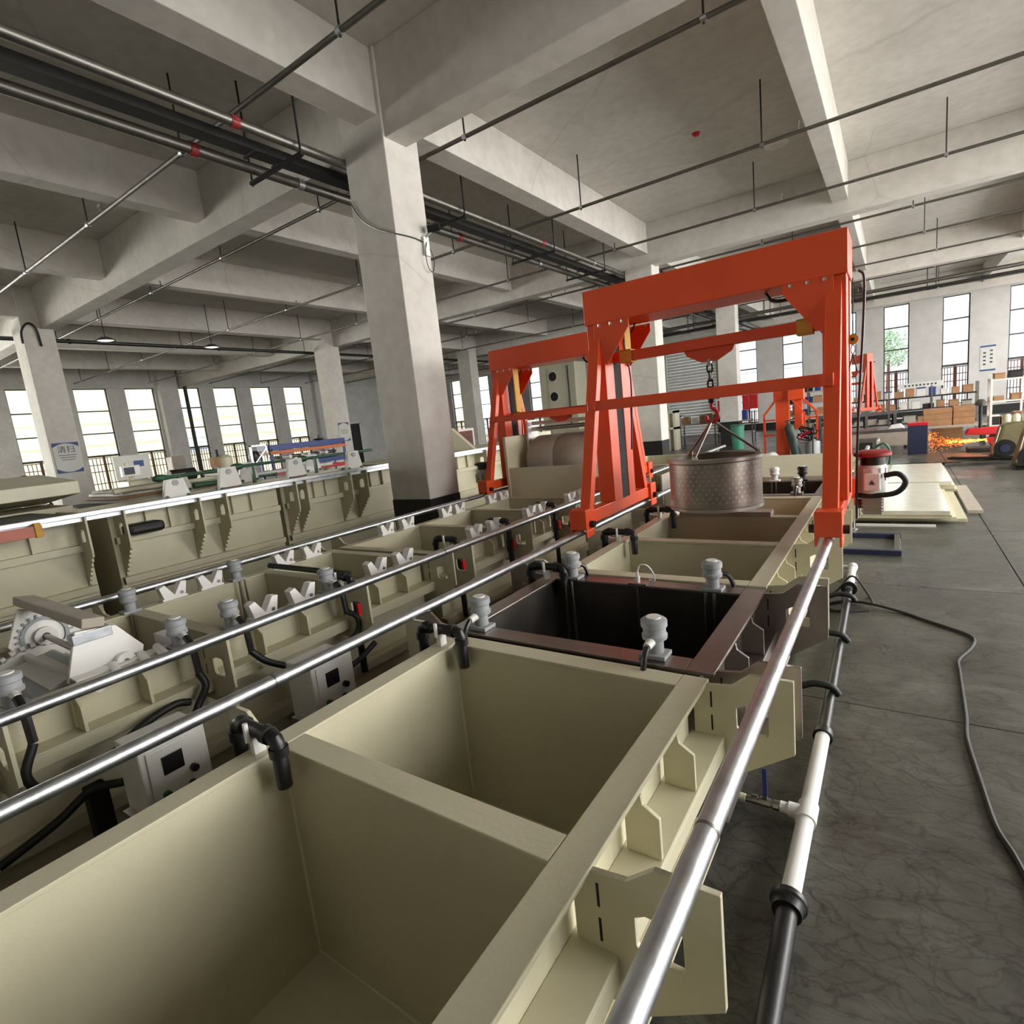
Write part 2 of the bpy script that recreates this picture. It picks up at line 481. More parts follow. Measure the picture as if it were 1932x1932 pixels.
# ------------------------------------------------------------------ the hall: floor, ceiling, columns, walls
fl = struct('floor', MB().box(XLEFT - 0.3, XRIGHT + 0.3, YBACK - 0.3, YFAR + 0.3, -0.2, -0.014), 'rubber', label='worn dark grey concrete floor of the hall')
ny = 17
for ix, (xa, xb) in enumerate(((XLEFT, -5.2), (-5.2, 0.97), (0.97, XRIGHT))):
    for k in range(ny):
        ya = YBACK + 0.08 + k * 2.53; yb = min(ya + 2.53, YFAR)
        MB().box(xa + 0.005, xb - 0.005, ya + 0.004, yb - 0.004, -0.012, 0.0).build('floor_slab', 'floor', fl)

ZS, ZY, ZX = 6.62, 5.87, 5.60
ce = struct('ceiling', MB().box(XLEFT - 0.3, XRIGHT + 0.3, YBACK - 0.3, YFAR + 0.3, ZS, ZS + 0.25), 'plaster', label='white plastered concrete slab ceiling with beams')
YB = [-3.6, 5.71, 14.95, 24.2, 33.6]
for xc, hw in ((-26.8, .15), (-22.5, .15), (-18.4, .19), (-13.95, .15), (-9.75, .15), (-5.49, .19), (-1.0, .15), (3.3, .15)):
    for a, b in zip([YBACK] + YB, YB + [YFAR]):
        MB().box(xc - hw, xc + hw, a + (0.19 if a != YBACK else 0), b - (0.19 if b != YFAR else 0), ZY, ZS).build('joist_beam', 'plaster', ce, 0.01)
for yc in YB:
    MB().box(XLEFT, XRIGHT, yc - 0.19, yc + 0.19, ZX, ZS).build('girder_beam', 'plaster', ce, 0.012)

def column(x0, x1, y0, y1, band, label):
    o = struct('column', MB().box(x0, x1, y0, y1, 1.02 if band else 0, ZS), 'plaster', bevel=0.015, label=label)
    if band:
        MB().box(x0 - .003, x1 + .003, y0 - .003, y1 + .003, 0, 1.02).build('skirting_band', 'band', o)
    return o
column(-5.98, -5.24, 5.49, 6.12, True, 'near white square concrete column with black painted base')
column(-5.98, -5.24, 14.8, 15.4, True, 'white column with black base behind the nearer orange gantry')
column(-18.94, -18.2, 5.12, 5.80, False, 'white column at the far left carrying the poster')
column(-18.94, -18.2, 14.35, 15.0, False, 'white column behind the blue and orange rack')
column(-19.0, -18.2, 23.3, 23.95, False, 'distant white column left of the rear gantry')
column(-5.98, -5.24, 24.0, 24.6, True, 'distant white column beyond the hanging drum')

# walls with window openings -------------------------------------------------
ZH, ZM, ZL = 5.60, 2.42, 0.45
LW = [(-8.0, -6.6), (-5.8, -4.4), (-3.6, -2.2), (-1.4, 0.0), (0.8, 2.2), (3.0, 4.3), (5.35, 6.5), (7.75, 9.1), (10.17, 11.54), (12.3, 13.65), (14.75, 15.95), (16.7, 18.05), (18.9, 20.2), (21.1, 22.45)]
FW = [(-30.5, -29.4), (-28.9, -27.8), (-26.35, -25.2), (-23.9, -22.8), (-21.6, -20.5), (-7.4, -6.4), (-5.1, -4.1), (-2.7, -1.66), (-.5, .54), (1.82, 2.83), (4.2, 5.2)]
DOOR = (25.0, 26.6)
def pier_boxes(spans, a, b, z0, z1, f):
    mb = MB(); e = a
    for s0, s1 in spans:
        if s0 > e: f(mb, e, s0, z0, z1)
        e = s1
    if e < b: f(mb, e, b, z0, z1)
    return mb
fL = lambda mb, p, q, z0, z1: mb.box(XLEFT - 0.3, XLEFT, p, q, z0, z1)
fF = lambda mb, p, q, z0, z1: mb.box(p, q, YFAR, YFAR + 0.3, z0, z1)
mb = pier_boxes(LW + [DOOR], YBACK, YFAR + .3, ZL, ZH, fL)
mb.box(XLEFT - .3, XLEFT, YBACK, YFAR + .3, ZH, ZS)
mb.box(XLEFT - .3, XLEFT, YBACK, DOOR[0], 0, ZL); mb.box(XLEFT - .3, XLEFT, DOOR[1], YFAR + .3, 0, ZL)
mb.box(XLEFT - .3, XLEFT, DOOR[0], DOOR[1], 3.0, ZH)
struct('wall_left', mb, 'wall', label='white wall with tall windows at the left of the hall')
SH = (-11.5, -8.65, 5.3)
mb = pier_boxes(FW + [SH[:2]], XLEFT - .3, XRIGHT + .3, ZL, ZH, fF) if False else pier_boxes(sorted(FW + [(SH[0], SH[1])]), XLEFT - .3, XRIGHT + .3, ZL, ZH, fF)
mb.box(XLEFT - .3, XRIGHT + .3, YFAR, YFAR + .3, ZH, ZS)
mb.box(XLEFT - .3, SH[0], YFAR, YFAR + .3, 0, ZL); mb.box(SH[1], XRIGHT + .3, YFAR, YFAR + .3, 0, ZL)
mb.box(SH[0], SH[1], YFAR, YFAR + .3, SH[2], ZH)
struct('wall_far', mb, 'pier', label='grey white wall with tall windows at the far end')
mb = MB()
for k in range(11):
    ya = 1.0 + k * 3.3
    mb.box(XRIGHT, XRIGHT + .3, ya - .25, ya + .25, 0.8, ZH)
mb.box(XRIGHT, XRIGHT + .3, YBACK, 1.0, 0.8, ZH)
mb.box(XRIGHT, XRIGHT + .3, YBACK, YFAR + .3, 0, 0.8); mb.box(XRIGHT, XRIGHT + .3, YBACK, YFAR + .3, ZH, ZS)
struct('wall_right', mb, 'wall', label='glazed wall at the right, outside the picture')
mb = MB()
mb.box(XLEFT, XRIGHT, YBACK - .3, YBACK, 0, ZS)
struct('wall_back', mb, 'wall', label='plain wall behind the camera')
mb = MB()
for yc in (4.85, 14.2, 23.55):
    MB_ = mb.box(XLEFT, XLEFT + .4, yc - .45, yc + .45, 0, ZS)
struct('trim_1', mb, 'wall', label='wall pilasters between the left windows')
struct('trim_2', MB().box(XLEFT, XLEFT + .12, YBACK, YFAR, ZH, ZH + .07), 'wall', label='ledge above the left windows')
mb = MB()
for xc in (-12.3, -8.0, -27.3, -19.5):
    mb.box(xc - .35, xc + .35, YFAR - .35, YFAR, 0, ZS)
struct('trim_3', mb, 'pier', label='wall pilasters between the far windows')
struct('trim_4', MB().cyl((XLEFT + .5, 14.95, ZH), (XLEFT + .5, 14.95, .3), .09, 12), 'darksteel', label='dark rainwater pipe beside the left pilaster')

struct('baseboard_far', MB().box(XLEFT, SH[0], YFAR - .02, YFAR, 0, ZL - .06).box(SH[1], XRIGHT, YFAR - .02, YFAR, 0, ZL - .06), 'band', label='black painted skirting of the far wall')
wn = [0]
def window(wall, a, b):
    wn[0] += 1
    def bx(mb, p, q, z0, z1, d0, d1):
        if wall == 'L': mb.box(XLEFT - d1, XLEFT - d0, p, q, z0, z1)
        else: mb.box(p, q, YFAR + d0, YFAR + d1, z0, z1)
    fr = MB(); t = .045
    bx(fr, a, a + t, ZL, ZH, .1, .18); bx(fr, b - t, b, ZL, ZH, .1, .18)
    bx(fr, a, b, ZH - t, ZH, .1, .18); bx(fr, a, b, ZM - .06, ZM + .04, .1, .18); bx(fr, a, b, ZL, ZL + .06, .1, .18)
    root = struct('window_%d' % wn[0], fr, 'glass', label='tall window with stacked panes and guard bars')
    h = (ZH - ZM) / 3
    for k in (1, 2):
        m2 = MB(); bx(m2, a + t, b - t, ZM + h * k - .03, ZM + h * k + .03, .11, .17); m2.build('transom', 'glass', root)
    for k in range(3):
        m2 = MB(); bx(m2, a + t, b - t, ZM + h * k + .03, ZM + h * (k + 1) - .03, .135, .145); m2.build('pane', 'pane', root)
    m2 = MB(); bx(m2, a + t, b - t, ZL + .06, ZM - .06, .135, .145); m2.build('pane', 'pane', root)
    m2 = MB(); c = (a + b) / 2
    bx(m2, c - .05, c + .05, ZL, ZM - .06, .1, .18)
    m2.build('mullion', 'brown', root)
    m2 = MB(); n = 9
    for k in range(1, n):
        p = a + (b - a) * k / n
        bx(m2, p - .014, p + .014, ZL, ZM - .08, -.03, .0)
    for z in (ZM - .1, ZM - .42, ZM - .75, 1.1, .6):
        bx(m2, a, b, z - .02, z + .02, -.035, .005)
    m2.build('guard_rail', 'brown', root)
    m2 = MB(); bx(m2, a - .04, b + .04, ZL - .05, ZL, -.05, .2); m2.build('sill', 'wall', root)
for a, b in LW: window('L', a, b)
for a, b in FW: window('F', a, b)

# door in the left wall, roller shutter in the far wall
dr = struct('door_1', MB().box(XLEFT - .1, XLEFT + .05, DOOR[0] - .12, DOOR[0], 0, 3.1).box(XLEFT - .1, XLEFT + .05, DOOR[1], DOOR[1] + .12, 0, 3.1).box(XLEFT - .1, XLEFT + .05, DOOR[0] - .12, DOOR[1] + .12, 3.0, 3.12), 'white_paint', label='open doorway with white frame in the left wall')
MB().box(XLEFT - .06, XLEFT - .02, DOOR[0], DOOR[1], 0, 3.0).build('doorway_shade', 'darksteel', dr)  # dark sheet across the open doorway paints its shade; no leaf hangs here
sh = struct('door_2', MB().box(SH[0] - .06, SH[0], YFAR - .08, YFAR + .1, 0, SH[2]).box(SH[1], SH[1] + .06, YFAR - .08, YFAR + .1, 0, SH[2]).box(SH[0] - .06, SH[1] + .06, YFAR - .2, YFAR + .1, SH[2], SH[2] + .35), 'white_paint', label='grey ribbed roller shutter door in the far wall')
sl = None
for k in range(30):
    z = .05 + k * .175
    if sl is None:
        sl = MB().prism([(0, 0), (.03, .03), (.03, .1), (0, .165), (-.02, .165), (-.02, 0)], (0, 0, 0), (0, -1, 0), (0, 0, 1), SH[1] - SH[0]).build('shutter_slat', 'shutter', sh, loc=((SH[0] + SH[1]) / 2, YFAR, z))
    else:
        share(sl, sh, ((SH[0] + SH[1]) / 2, YFAR, z))

# outside the windows
struct('yard_ground', MB().box(-90, 60, -60, 110, -.6, -.25), 'yard', label='pale concrete yard outside')
fa = thing('neighbouring_building', 'cream building facade seen through the left windows', 'building', (-46, 14, 0))
MB().box(-2, 0, -40, 46, -.3, 14).build('facade', 'facade_l', fa)
for z in (3.4, 4.9):
    MB().box(0, .12, -40, 46, z, z + .05).build('ledge', 'facade_l', fa)
for k in range(4):
    y = -26 + k * 16.5
    f = MB().box(0, .06, y, y + 2.6, 2.2, 3.9).build('window', 'facade_win', fa)
    MB().box(.06, .1, y, y + 2.6, 3.0, 3.1).box(.06, .1, y + 1.25, y + 1.35, 2.2, 3.9).build('frame', 'white', f)
    f = MB().box(0, .06, y, y + 2.6, 5.0, 6.4).build('window', 'facade_win', fa)
fb = thing('white_building', 'white ribbed building seen through the far windows', 'building', (0, 58, 0))
MB().box(-42, 40, 0, 3, -.3, 7.5).build('facade', 'facade_f', fb)
for k in range(46):
    MB().box(-6 + k * .55, -5.8 + k * .55, -.1, 0, 0, 7.4).build('rib', 'facade_win', fb)
for z in (2.4, 4.2):
    MB().box(-42, -7, -.15, 0, z, z + .8).build('window_band', 'facade_win', fb)
tr = thing('yard_tree', 'leafy tree seen through a far window', 'tree', (-.4, 47, 0))
MB().cyl((0, 0, -.25), (0, 0, 3.4), .14, 8, .08).build('trunk', 'brown', tr)
mb = MB(); rr = random.Random(3)
for k in range(900):
    a, b2, rad = rr.uniform(0, 6.28), rr.uniform(-1.2, 1.5), 1.5 * rr.random() ** .4
    c = Vector((math.cos(a) * math.cos(b2) * rad, math.sin(a) * math.cos(b2) * rad, 4.1 + math.sin(b2) * rad * .9))
    u = Vector((rr.uniform(-1, 1), rr.uniform(-1, 1), rr.uniform(-1, 1))).normalized() * .12
    v = u.orthogonal().normalized() * .06
    mb.add([c - u, c + v, c + u, c - v], [(0, 1, 2, 3)])
tag(mb.build('foliage', 'leaf', tr), kind='stuff')
# ------------------------------------------------------------------ pipes and fittings under the ceiling
def main_pipe(x, z, r, m, label, name, coup):
    o = thing(name, label, 'pipe', (x, 0, z))
    MB().cyl((0, YBACK, 0), (0, YFAR, 0), r, 20).build('pipe_run', m, o)
    for y, mm in coup:
        MB().cyl((0, y - .045, 0), (0, y + .045, 0), r * 1.16, 18).box(-r * 1.35, r * 1.35, y - .025, y + .025, -.012, .012).build('coupling', mm, o)
    return o
main_pipe(-6.03, 5.535, .055, 'galv_dull', 'upper galvanised fire main with red couplings, nearer the column', 'fire_main_pipe', [(4.0, 'oldred'), (10.6, 'oldred'), (0.6, 'galv'), (13.0, 'galv')])
main_pipe(-6.86, 5.525, .067, 'galv_dull', 'lower galvanised fire main with a red valve coupling, left of the black tray', 'fire_main_pipe', [(3.95, 'oldred'), (8.9, 'oldred'), (5.4, 'galv'), (11.8, 'galv')])
tray = thing('cable_tray', 'black cable tray running between two galvanised pipes', 'cable tray', (-6.40, 0, 5.51))
MB().box(-.10, .10, YBACK, YFAR, -.045, .06).build('channel', 'black', tray)
for k in range(14):
    y = -7.2 + k * 2.9
    if abs(y - 5.68) < .3: y += .5
    MB().box(-.14, .14, y - .02, y + .02, -.07, -.045).build('clip', 'rubber', tray)
tp = None
for k in range(10):
    y = [-4.6, -1.3, 1.7, 4.75, 7.9, 10.9, 13.4, 17.6, 20.8, 27.5][k]
    lab = 'trapeze hanger under the fire mains, %s from the camera' % ['behind and farthest', 'behind and nearer', 'first', 'second', 'third', 'fourth', 'fifth', 'sixth', 'seventh', 'eighth'][k]
    if tp is None:
        tp = thing('pipe_hanger', lab, 'hanger', (-6.45, y, 5.42), 'hangers of the fire mains')
        MB().box(-.56, .56, -.025, .025, -.04, .0).build('cross_bar', 'black', tp)
        for s in (-1, 1):
            MB().cyl((s * .53, 0, -.06), (s * .53, 0, ZS - 5.42), .013, 8).build('rod', 'black', tp)
        MB().box(-.05, .05, -.025, .025, 0, .02).build('shoe', 'rubber', tp)
    else:
        c = copy_tree(tp); c.location = (-6.45, y, 5.42); c['label'] = lab
def sprinkler(y, x0, x1, label, first, r=.027, z=5.72, step=3.1):
    o = thing('sprinkler_pipe', label, 'pipe', (0, y, z), 'sprinkler pipes under the ceiling')
    MB().cyl((x0, 0, 0), (x1, 0, 0), r, 12).build('pipe_run', 'pipe', o)
    x = first; i = 0
    while x > x0:
        if x < x1 and not (-7.1 < x < -5.75):
            top = ZS - z
            for bx_, hw in ((-26.8, .17), (-22.5, .17), (-18.4, .2), (-13.95, .17), (-9.75, .17), (-5.49, .2), (-1.0, .17), (3.3, .17)):
                if abs(x - bx_) < hw: top = ZY - z
            MB().cyl((x, 0, -.05), (x, 0, top), .012, 6).build('hanger_rod', 'darksteel', o)
            MB().cyl((x - .03, 0, 0), (x + .03, 0, 0), r * 1.35, 10).build('clamp', 'galv', o)
            if i % 2 == 0 and x + .5 < x1:
                MB().cyl((x + .5, 0, 0), (x + .5, 0, .12), .012, 8).lathe([(.0, .15), (.022, .145), (.022, .12), (.012, .11)], (x + .5, 0, 0), seg=10).build('sprinkler_head', 'steel', o)
        x -= step; i += 1
sprinkler(4.11, -30.5, 6.9, 'sprinkler pipe crossing highest in the picture, before the near column', 1.9, .03)
for i, (y, f) in enumerate(((6.46, .6), (10.0, .5), (13.1, -.2), (16.1, -.6), (19.1, -.3), (22.1, .1), (25.3, .2), (28.3, .4), (31.3, .6))):
    sprinkler(y, -30.5, 6.9, 'sprinkler pipe under the ceiling, %s one beyond the near column' % ['first', 'second', 'third', 'fourth', 'fifth', 'sixth', 'seventh', 'eighth', 'ninth'][i], f + 4.0)
o = thing('conduit_pipe', 'black conduit running behind the left row of columns', 'pipe', (-19.3, 0, 5.52))
MB().cyl((0, YBACK, 0), (0, 30, 0), .055, 14).build('pipe_run', 'black', o)
for k in range(8):
    y = -3 + k * 4.3
    if all(abs(y - b) > .3 for b in YB):
        MB().cyl((0, y, 0), (0, y, ZS - 5.52), .012, 6).build('hanger_rod', 'darksteel', o)
    MB().cyl((0, y + .8, 0), (0, y + .88, 0), .07, 12).build('coupling', 'rubber', o)
o = thing('feed_pipe', 'dark pipe pair crossing in front of the far wall', 'pipe', (0, 24.75, 5.2))
MB().cyl((-18, 0, 0), (6.9, 0, 0), .06, 12).build('pipe_run', 'galv_dull', o)
MB().cyl((-18, 0, -.2), (6.9, 0, -.2), .05, 12).build('pipe_run', 'darksteel', o)
for x in (-16, -13, -10, -7.2, -4.2, -2.0, 1, 4):
    MB().cyl((x - .12, 0, -.27), (x - .12, 0, ZS - 5.2), .016, 6).cyl((x + .12, 0, -.27), (x + .12, 0, ZS - 5.2), .016, 6).box(x - .14, x + .14, -.03, .03, -.29, -.26).build('hanger', 'black', o)
for (x, y, nm) in ((-17.7, 6.75, 'nearer the poster column'), (-17.9, 9.75, 'farther along the left row')):
    o = thing('ceiling_lamp', 'small black round lamp under the ceiling, ' + nm, 'lamp', (x, y, 5.3))
    MB().lathe([(0, .08), (.10, .08), (.24, .0), (.24, -.02), (.22, -.02)], seg=20).build('shade', 'black', o)
    MB().lathe([(0, -.03), (.12, -.02), (.2, .0)], seg=16).build('bulb', 'lamp', o)
    MB().cyl((0, 0, .08), (0, 0, ZS - 5.3), .012, 6).build('stem', 'black', o)
o = thing('smoke_detector', 'small red alarm button on the ceiling slab', 'detector', (-2.91, 10.9, ZS))
MB().lathe([(0, -.06), (.05, -.055), (.07, -.02), (.08, 0)], seg=16).build('body', 'red', o)
MB().lathe([(.08, -.012), (.1, -.008), (.1, 0)], seg=16).build('base', 'white', o)
o = thing('ceiling_fitting', 'pale round patch fitting on the ceiling slab', 'fitting', (-1.89, 12.63, ZS))
MB().lathe([(.1, -.02), (.2, -.015), (.22, 0)], seg=20).build('ring', 'white', o)
MB().lathe([(0, -.012), (.1, -.02)], seg=20).build('cap', 'white_paint', o)
# camera and cable on the near column
o = thing('security_camera', 'small black camera on a white bracket at the near column', 'camera', (-5.23, 6.02, 4.5))
MB().box(0, .03, -.05, .05, -.22, .02).build('bracket', 'white', o)
MB().cyl((.03, 0, .02), (.12, .06, .1), .018, 8).build('arm', 'grey', o)
MB().cyl((.06, .02, .11), (.2, .1, .13), .055, 16).build('body', 'black', o)
MB().tube(smooth_path([(.03, .0, -.05), (.06, -.08, -.2), (.05, -.05, -.38), (.03, .06, -.42), (.02, .12, -.25), (.02, .06, -.1)]), .006, 6).build('cable', 'black', o)
tag(MB().tube(smooth_path([(-5.98, 5.475, 5.05), (-5.8, 5.475, 4.78), (-5.55, 5.475, 4.6), (-5.26, 5.475, 4.47), (-5.225, 5.52, 4.46), (-5.225, 5.8, 4.47), (-5.225, 5.98, 4.45)]), .008, 6).build('column_cable', 'black'), 'thin black cable sagging around the near column', 'cable')
o = thing('cable_loop', 'black cable looped over the top of the poster column', 'cable', (-18.17, 5.2, 5.5))
MB().tube(smooth_path([(0, -.12, -.3), (.03, -.1, .0), (.05, .05, .2), (.04, .2, .1), (.02, .25, -.35)]), .025, 8).build('loop', 'black', o)

# ------------------------------------------------------------------ tank lines
RIM, RZ = 0.95, 1.035
BR = [(-.05, .945), (.0, .945), (.085, .955), (.15, 1.008), (.285, 1.008), (.285, .74), (.11, .62), (-.05, .62)]
BH = [(.10, .80), (.115, .785), (.20, .785), (.205, .80), (.205, .875), (.19, .885), (.125, .885), (.10, .87)]
RB = [(-.05, .93), (.0, .93), (.004, .905), (.05, .875), (.05, .752), (-.05, .752)]
def side_plate(poly, hole, x, s, y, name, m, parent, th=.016):
    # poly: outward distance from the rim edge, height
    p = [(a * s, b) for a, b in poly]; h = [(a * s, b) for a, b in hole] if hole else None
    return MB().prism(p, (x, y, 0), (1, 0, 0), (0, 0, 1), th, h).build(name, m, parent, .002)
def tank(name, label, x0, x1, y0, y1, rw, parts, brk, ribs, m, mi, zb=.12, stiff=True, sides=(-1, 1), group=None, rw2=None, tray_z=None):
    t = thing(name, label, 'tank', ((x0 + x1) / 2, (y0 + y1) / 2, 0), group)
    ox, oy = (x0 + x1) / 2, (y0 + y1) / 2
    X0, X1, Y0, Y1 = x0 - ox, x1 - ox, y0 - oy, y1 - oy
    th = .018; e = .010
    xi0, xi1, yi0, yi1 = X0 + rw, X1 - rw, Y0 + rw, Y1 - rw
    MB().box(xi0 - th, xi0, yi0 - th, yi1 + th, zb, RIM - .016).build('side_wall', mi, t)
    MB().box(xi1, xi1 + th, yi0 - th, yi1 + th, zb, RIM - .016).build('side_wall', mi, t)
    MB().box(xi0, xi1, yi0 - th, yi0, zb, RIM - .016).build('end_wall', mi, t)
    MB().box(xi0, xi1, yi1, yi1 + th, zb, RIM - .016).build('end_wall', mi, t)
    MB().box(xi0 - th, xi1 + th, yi0 - th, yi1 + th, zb - .03, zb).build('bottom', mi, t)
    for fy in (yi0, yi1 - .12):
        MB().box(xi0, xi1, fy, fy + .12, 0, zb - .03).build('foot_beam', m, t)
    MB().box(X0, xi0 + e, Y0, Y1, RIM - .016, RIM).build('rim_flange', m, t, .003)
    MB().box(xi1 - e, X1, Y0, Y1, RIM - .016, RIM).build('rim_flange', m, t, .003)
    MB().box(xi0 + e + .002, xi1 - e - .002, Y0, yi0 + e, RIM - .016, RIM - .001).build('rim_flange', m, t, .003)
    MB().box(xi0 + e + .002, xi1 - e - .002, yi1 - e, Y1, RIM - .016, RIM - .001).build('rim_flange', m, t, .003)
    for pa, pb in parts:
        MB().box(xi0 + e + .002, xi1 - e - .002, pa - oy - .004, pb - oy + .004, RIM - .016, RIM - .001).build('partition_cap', m, t, .003)
        MB().box(xi0, xi1, pa - oy + .006, pa - oy + .022, zb, RIM - .016).build('partition', mi, t)
        MB().box(xi0, xi1, pb - oy - .022, pb - oy - .006, zb, RIM - .016).build('partition', mi, t)
    for s in sides:
        xe = X1 if s > 0 else X0; wx = xi1 + th if s > 0 else xi0 - th
        if stiff:
            for zz, wd in ((.75, .055), (.38, .02)):
                MB().box(wx, xe + s * wd, Y0 + .03, Y1 - .03, zz - .012, zz).box(xe + s * (wd - .012), xe + s * wd, Y0 + .03, Y1 - .03, zz - .07, zz - .012).build('stiffener', m, t, .003)
        for y in ribs:
            side_plate(RB, None, xe, s, y - oy, 'rib', m, t, .014)
        for y in brk:
            bp_ = side_plate(BR, BH, xe, s, y - oy, 'bracket_plate', m, t)
            for za, zb_ in ((.86, .92), (.77, .83)):
                MB().box(xe + s * .012, xe + s * .018, y - oy - .0095, y - oy + .0095, za, zb_).build('tab_slot', 'dark', bp_)
    return t, ox, oy
def fill_pipe(t, ox, oy, y, rim_x, s=1, valve=True):
    # a black pipe that climbs the outside of the tank, crosses the rim and turns down inside
    x = rim_x - ox; yy = y - oy; r = .024
    o = MB().tube([(x - s * .12, yy, .35), (x - s * .12, yy, 1.0), (x - s * .116, yy, 1.02), (x - s * .10, yy, 1.03), (x + s * .10, yy, 1.03), (x + s * .117, yy, 1.024), (x + s * .125, yy, 1.008), (x + s * .125, yy, .86)], r, 12).build('fill_pipe', 'black', t)
    for qa, qb in (((x - s * .12, yy, .965), (x - s * .12, yy, 1.0)), ((x - s * .085, yy, 1.03), (x - s * .055, yy, 1.03)), ((x + s * .06, yy, 1.03), (x + s * .09, yy, 1.03)), ((x + s * .125, yy, .97), (x + s * .125, yy, 1.0))):
        MB().cyl(qa, qb, .031, 12).build('elbow_collar', 'black', o)
    MB().box(x - .012, x + .012, yy - .02, yy + .02, RIM, 1.01).cyl((x, yy - .03, 1.0), (x, yy - .03, 1.065), .009, 8).build('pipe_clip', 'white', o)
    if valve:
        MB().cyl((x - s * .12, yy, .74), (x - s * .12, yy, .86), .036, 14).build('valve_body', 'black', o)
        MB().box(x - s * .175, x - s * .155, yy - .018, yy + .018, .76, .85).cyl((x - s * .155, yy, .8), (x - s * .165, yy, .8), .022, 10).build('valve_handle', 'red', o)
L1 = (-1.80, -0.556)
t, ox, oy = tank('plating_tank', 'beige two-compartment plating tank in the foreground', *L1, -.75, 1.915, .083, [(.915, 1.0)], (-.62, -.1, .944, 1.885), (.2, .55, 1.24, 1.55), 'beige', 'beige')
fill_pipe(t, ox, oy, .86, -1.755); fill_pipe(t, ox, oy, 1.79, -1.755)
for wx_ in (L1[0] + .083 - ox, L1[1] - .083 - ox):
    for wy_ in (.921 - oy, .994 - oy, 1.832 - oy):
        MB().cyl((wx_, wy_, .12), (wx_, wy_, RIM - .02), .007, 8).build('weld_bead', 'weld', t)
for wy_ in (.921 - oy, .994 - oy, 1.832 - oy):
    MB().cyl((L1[0] + .083 - ox, wy_, .122), (L1[1] - .083 - ox, wy_, .122), .007, 8).build('weld_bead', 'weld', t)
t, ox, oy = tank('rinse_tank', 'dark stainless steel tank with heaters behind the foreground tank', -1.86, -.548, 1.955, 2.99, .095, [], (2.0, 2.94), (2.3, 2.62), 'steel_dark', 'steel_inner')
fill_pipe(t, ox, oy, 2.86, -1.81)
t, ox, oy = tank('plating_tank', 'beige three-compartment tank under the nearer orange gantry', *L1, 3.03, 5.92, .083, [(3.95, 4.03), (4.89, 4.97)], (3.07, 3.98, 4.92, 5.88), (3.38, 3.68, 4.3, 4.62, 5.25, 5.55), 'beige', 'beige')
for y in (3.86, 4.78): fill_pipe(t, ox, oy, y, -1.755)
t, ox, oy = tank('rinse_tank', 'stainless steel tank with dark interior behind the hanging drum', -1.86, -.548, 5.97, 7.05, .09, [], (6.02, 7.0), (), 'steel', 'steel_inner')
t, ox, oy = tank('plating_tank', 'beige tank closed by a flat beige lid at the end of the near line', *L1, 7.1, 9.65, .083, [], (7.14, 8.3, 9.6), (7.7, 8.9), 'beige', 'beige')
MB().box(-.62, .6, -1.25, 1.28, RIM, RIM + .03).build('lid', 'beige_dull', t, .004)

L2 = (-4.34, -3.10)
t, ox, oy = tank('barrel_tank', 'beige tank of the second line holding the tilted white barrel', *L2, -1.6, 3.16, .083, [(1.42, 1.5), (2.40, 2.48)], (-.5, .45, 1.33, 2.26, 3.12), (-.1, .15, .75, 1.03, 1.65, 1.95, 2.55, 2.83), 'beige_dull', 'beige_dull')
fill_pipe(t, ox, oy, 2.30, -3.145, -1)
MB().tube([(.5, .9 + .0 + (2.44 - oy) - .9, 1.0), (-.5, 2.44 - oy, 1.0)], .022, 10).build('spray_pipe', 'black', t)
t2, ox, oy = tank('barrel_tank', 'beige tank of the second line beside the near white column', *L2, 3.22, 6.05, .083, [(4.22, 4.30), (5.13, 5.21)], (3.36, 4.26, 5.17, 6.0), (3.65, 3.95, 4.55, 4.85, 5.45, 5.7), 'beige_dull', 'beige_dull')
for y in (3.42, 4.18, 5.06): fill_pipe(t2, ox, oy, y, -3.145, -1)
t3, ox, oy = tank('barrel_tank', 'beige tank of the second line beyond the rear gantry', *L2, 7.35, 11.2, .083, [(8.3, 8.38), (9.3, 9.38)], (7.4, 8.34, 9.34, 11.1), (), 'beige_dull', 'beige_dull', sides=(1,))

def rail(x, y0, y1, joints, label):
    o = thing('guide_rail', label, 'rail', (x, y0, RZ))
    MB().cyl((0, 0, 0), (0, y1 - y0, 0), .0265, 20).build('tube', 'galv', o)
    for j in joints:
        MB().cyl((0, j - y0 - .004, 0), (0, j - y0 + .004, 0), .0275, 20).build('joint', 'galv_dull', o)
rail(-.33, -1.6, 9.7, (1.06, 5.3), 'galvanised rail nearest the walkway at the right')
rail(-2.03, -1.6, 8.4, (1.1, 5.2), 'galvanised rail on the left side of the foreground tank')
rail(-2.80, -1.6, 11.5, (.1, 3.0, 6.2), 'galvanised rail in front of the second tank line')
rail(-4.50, -1.6, 11.5, (2.3, 5.4), 'galvanised rail behind the second tank line')

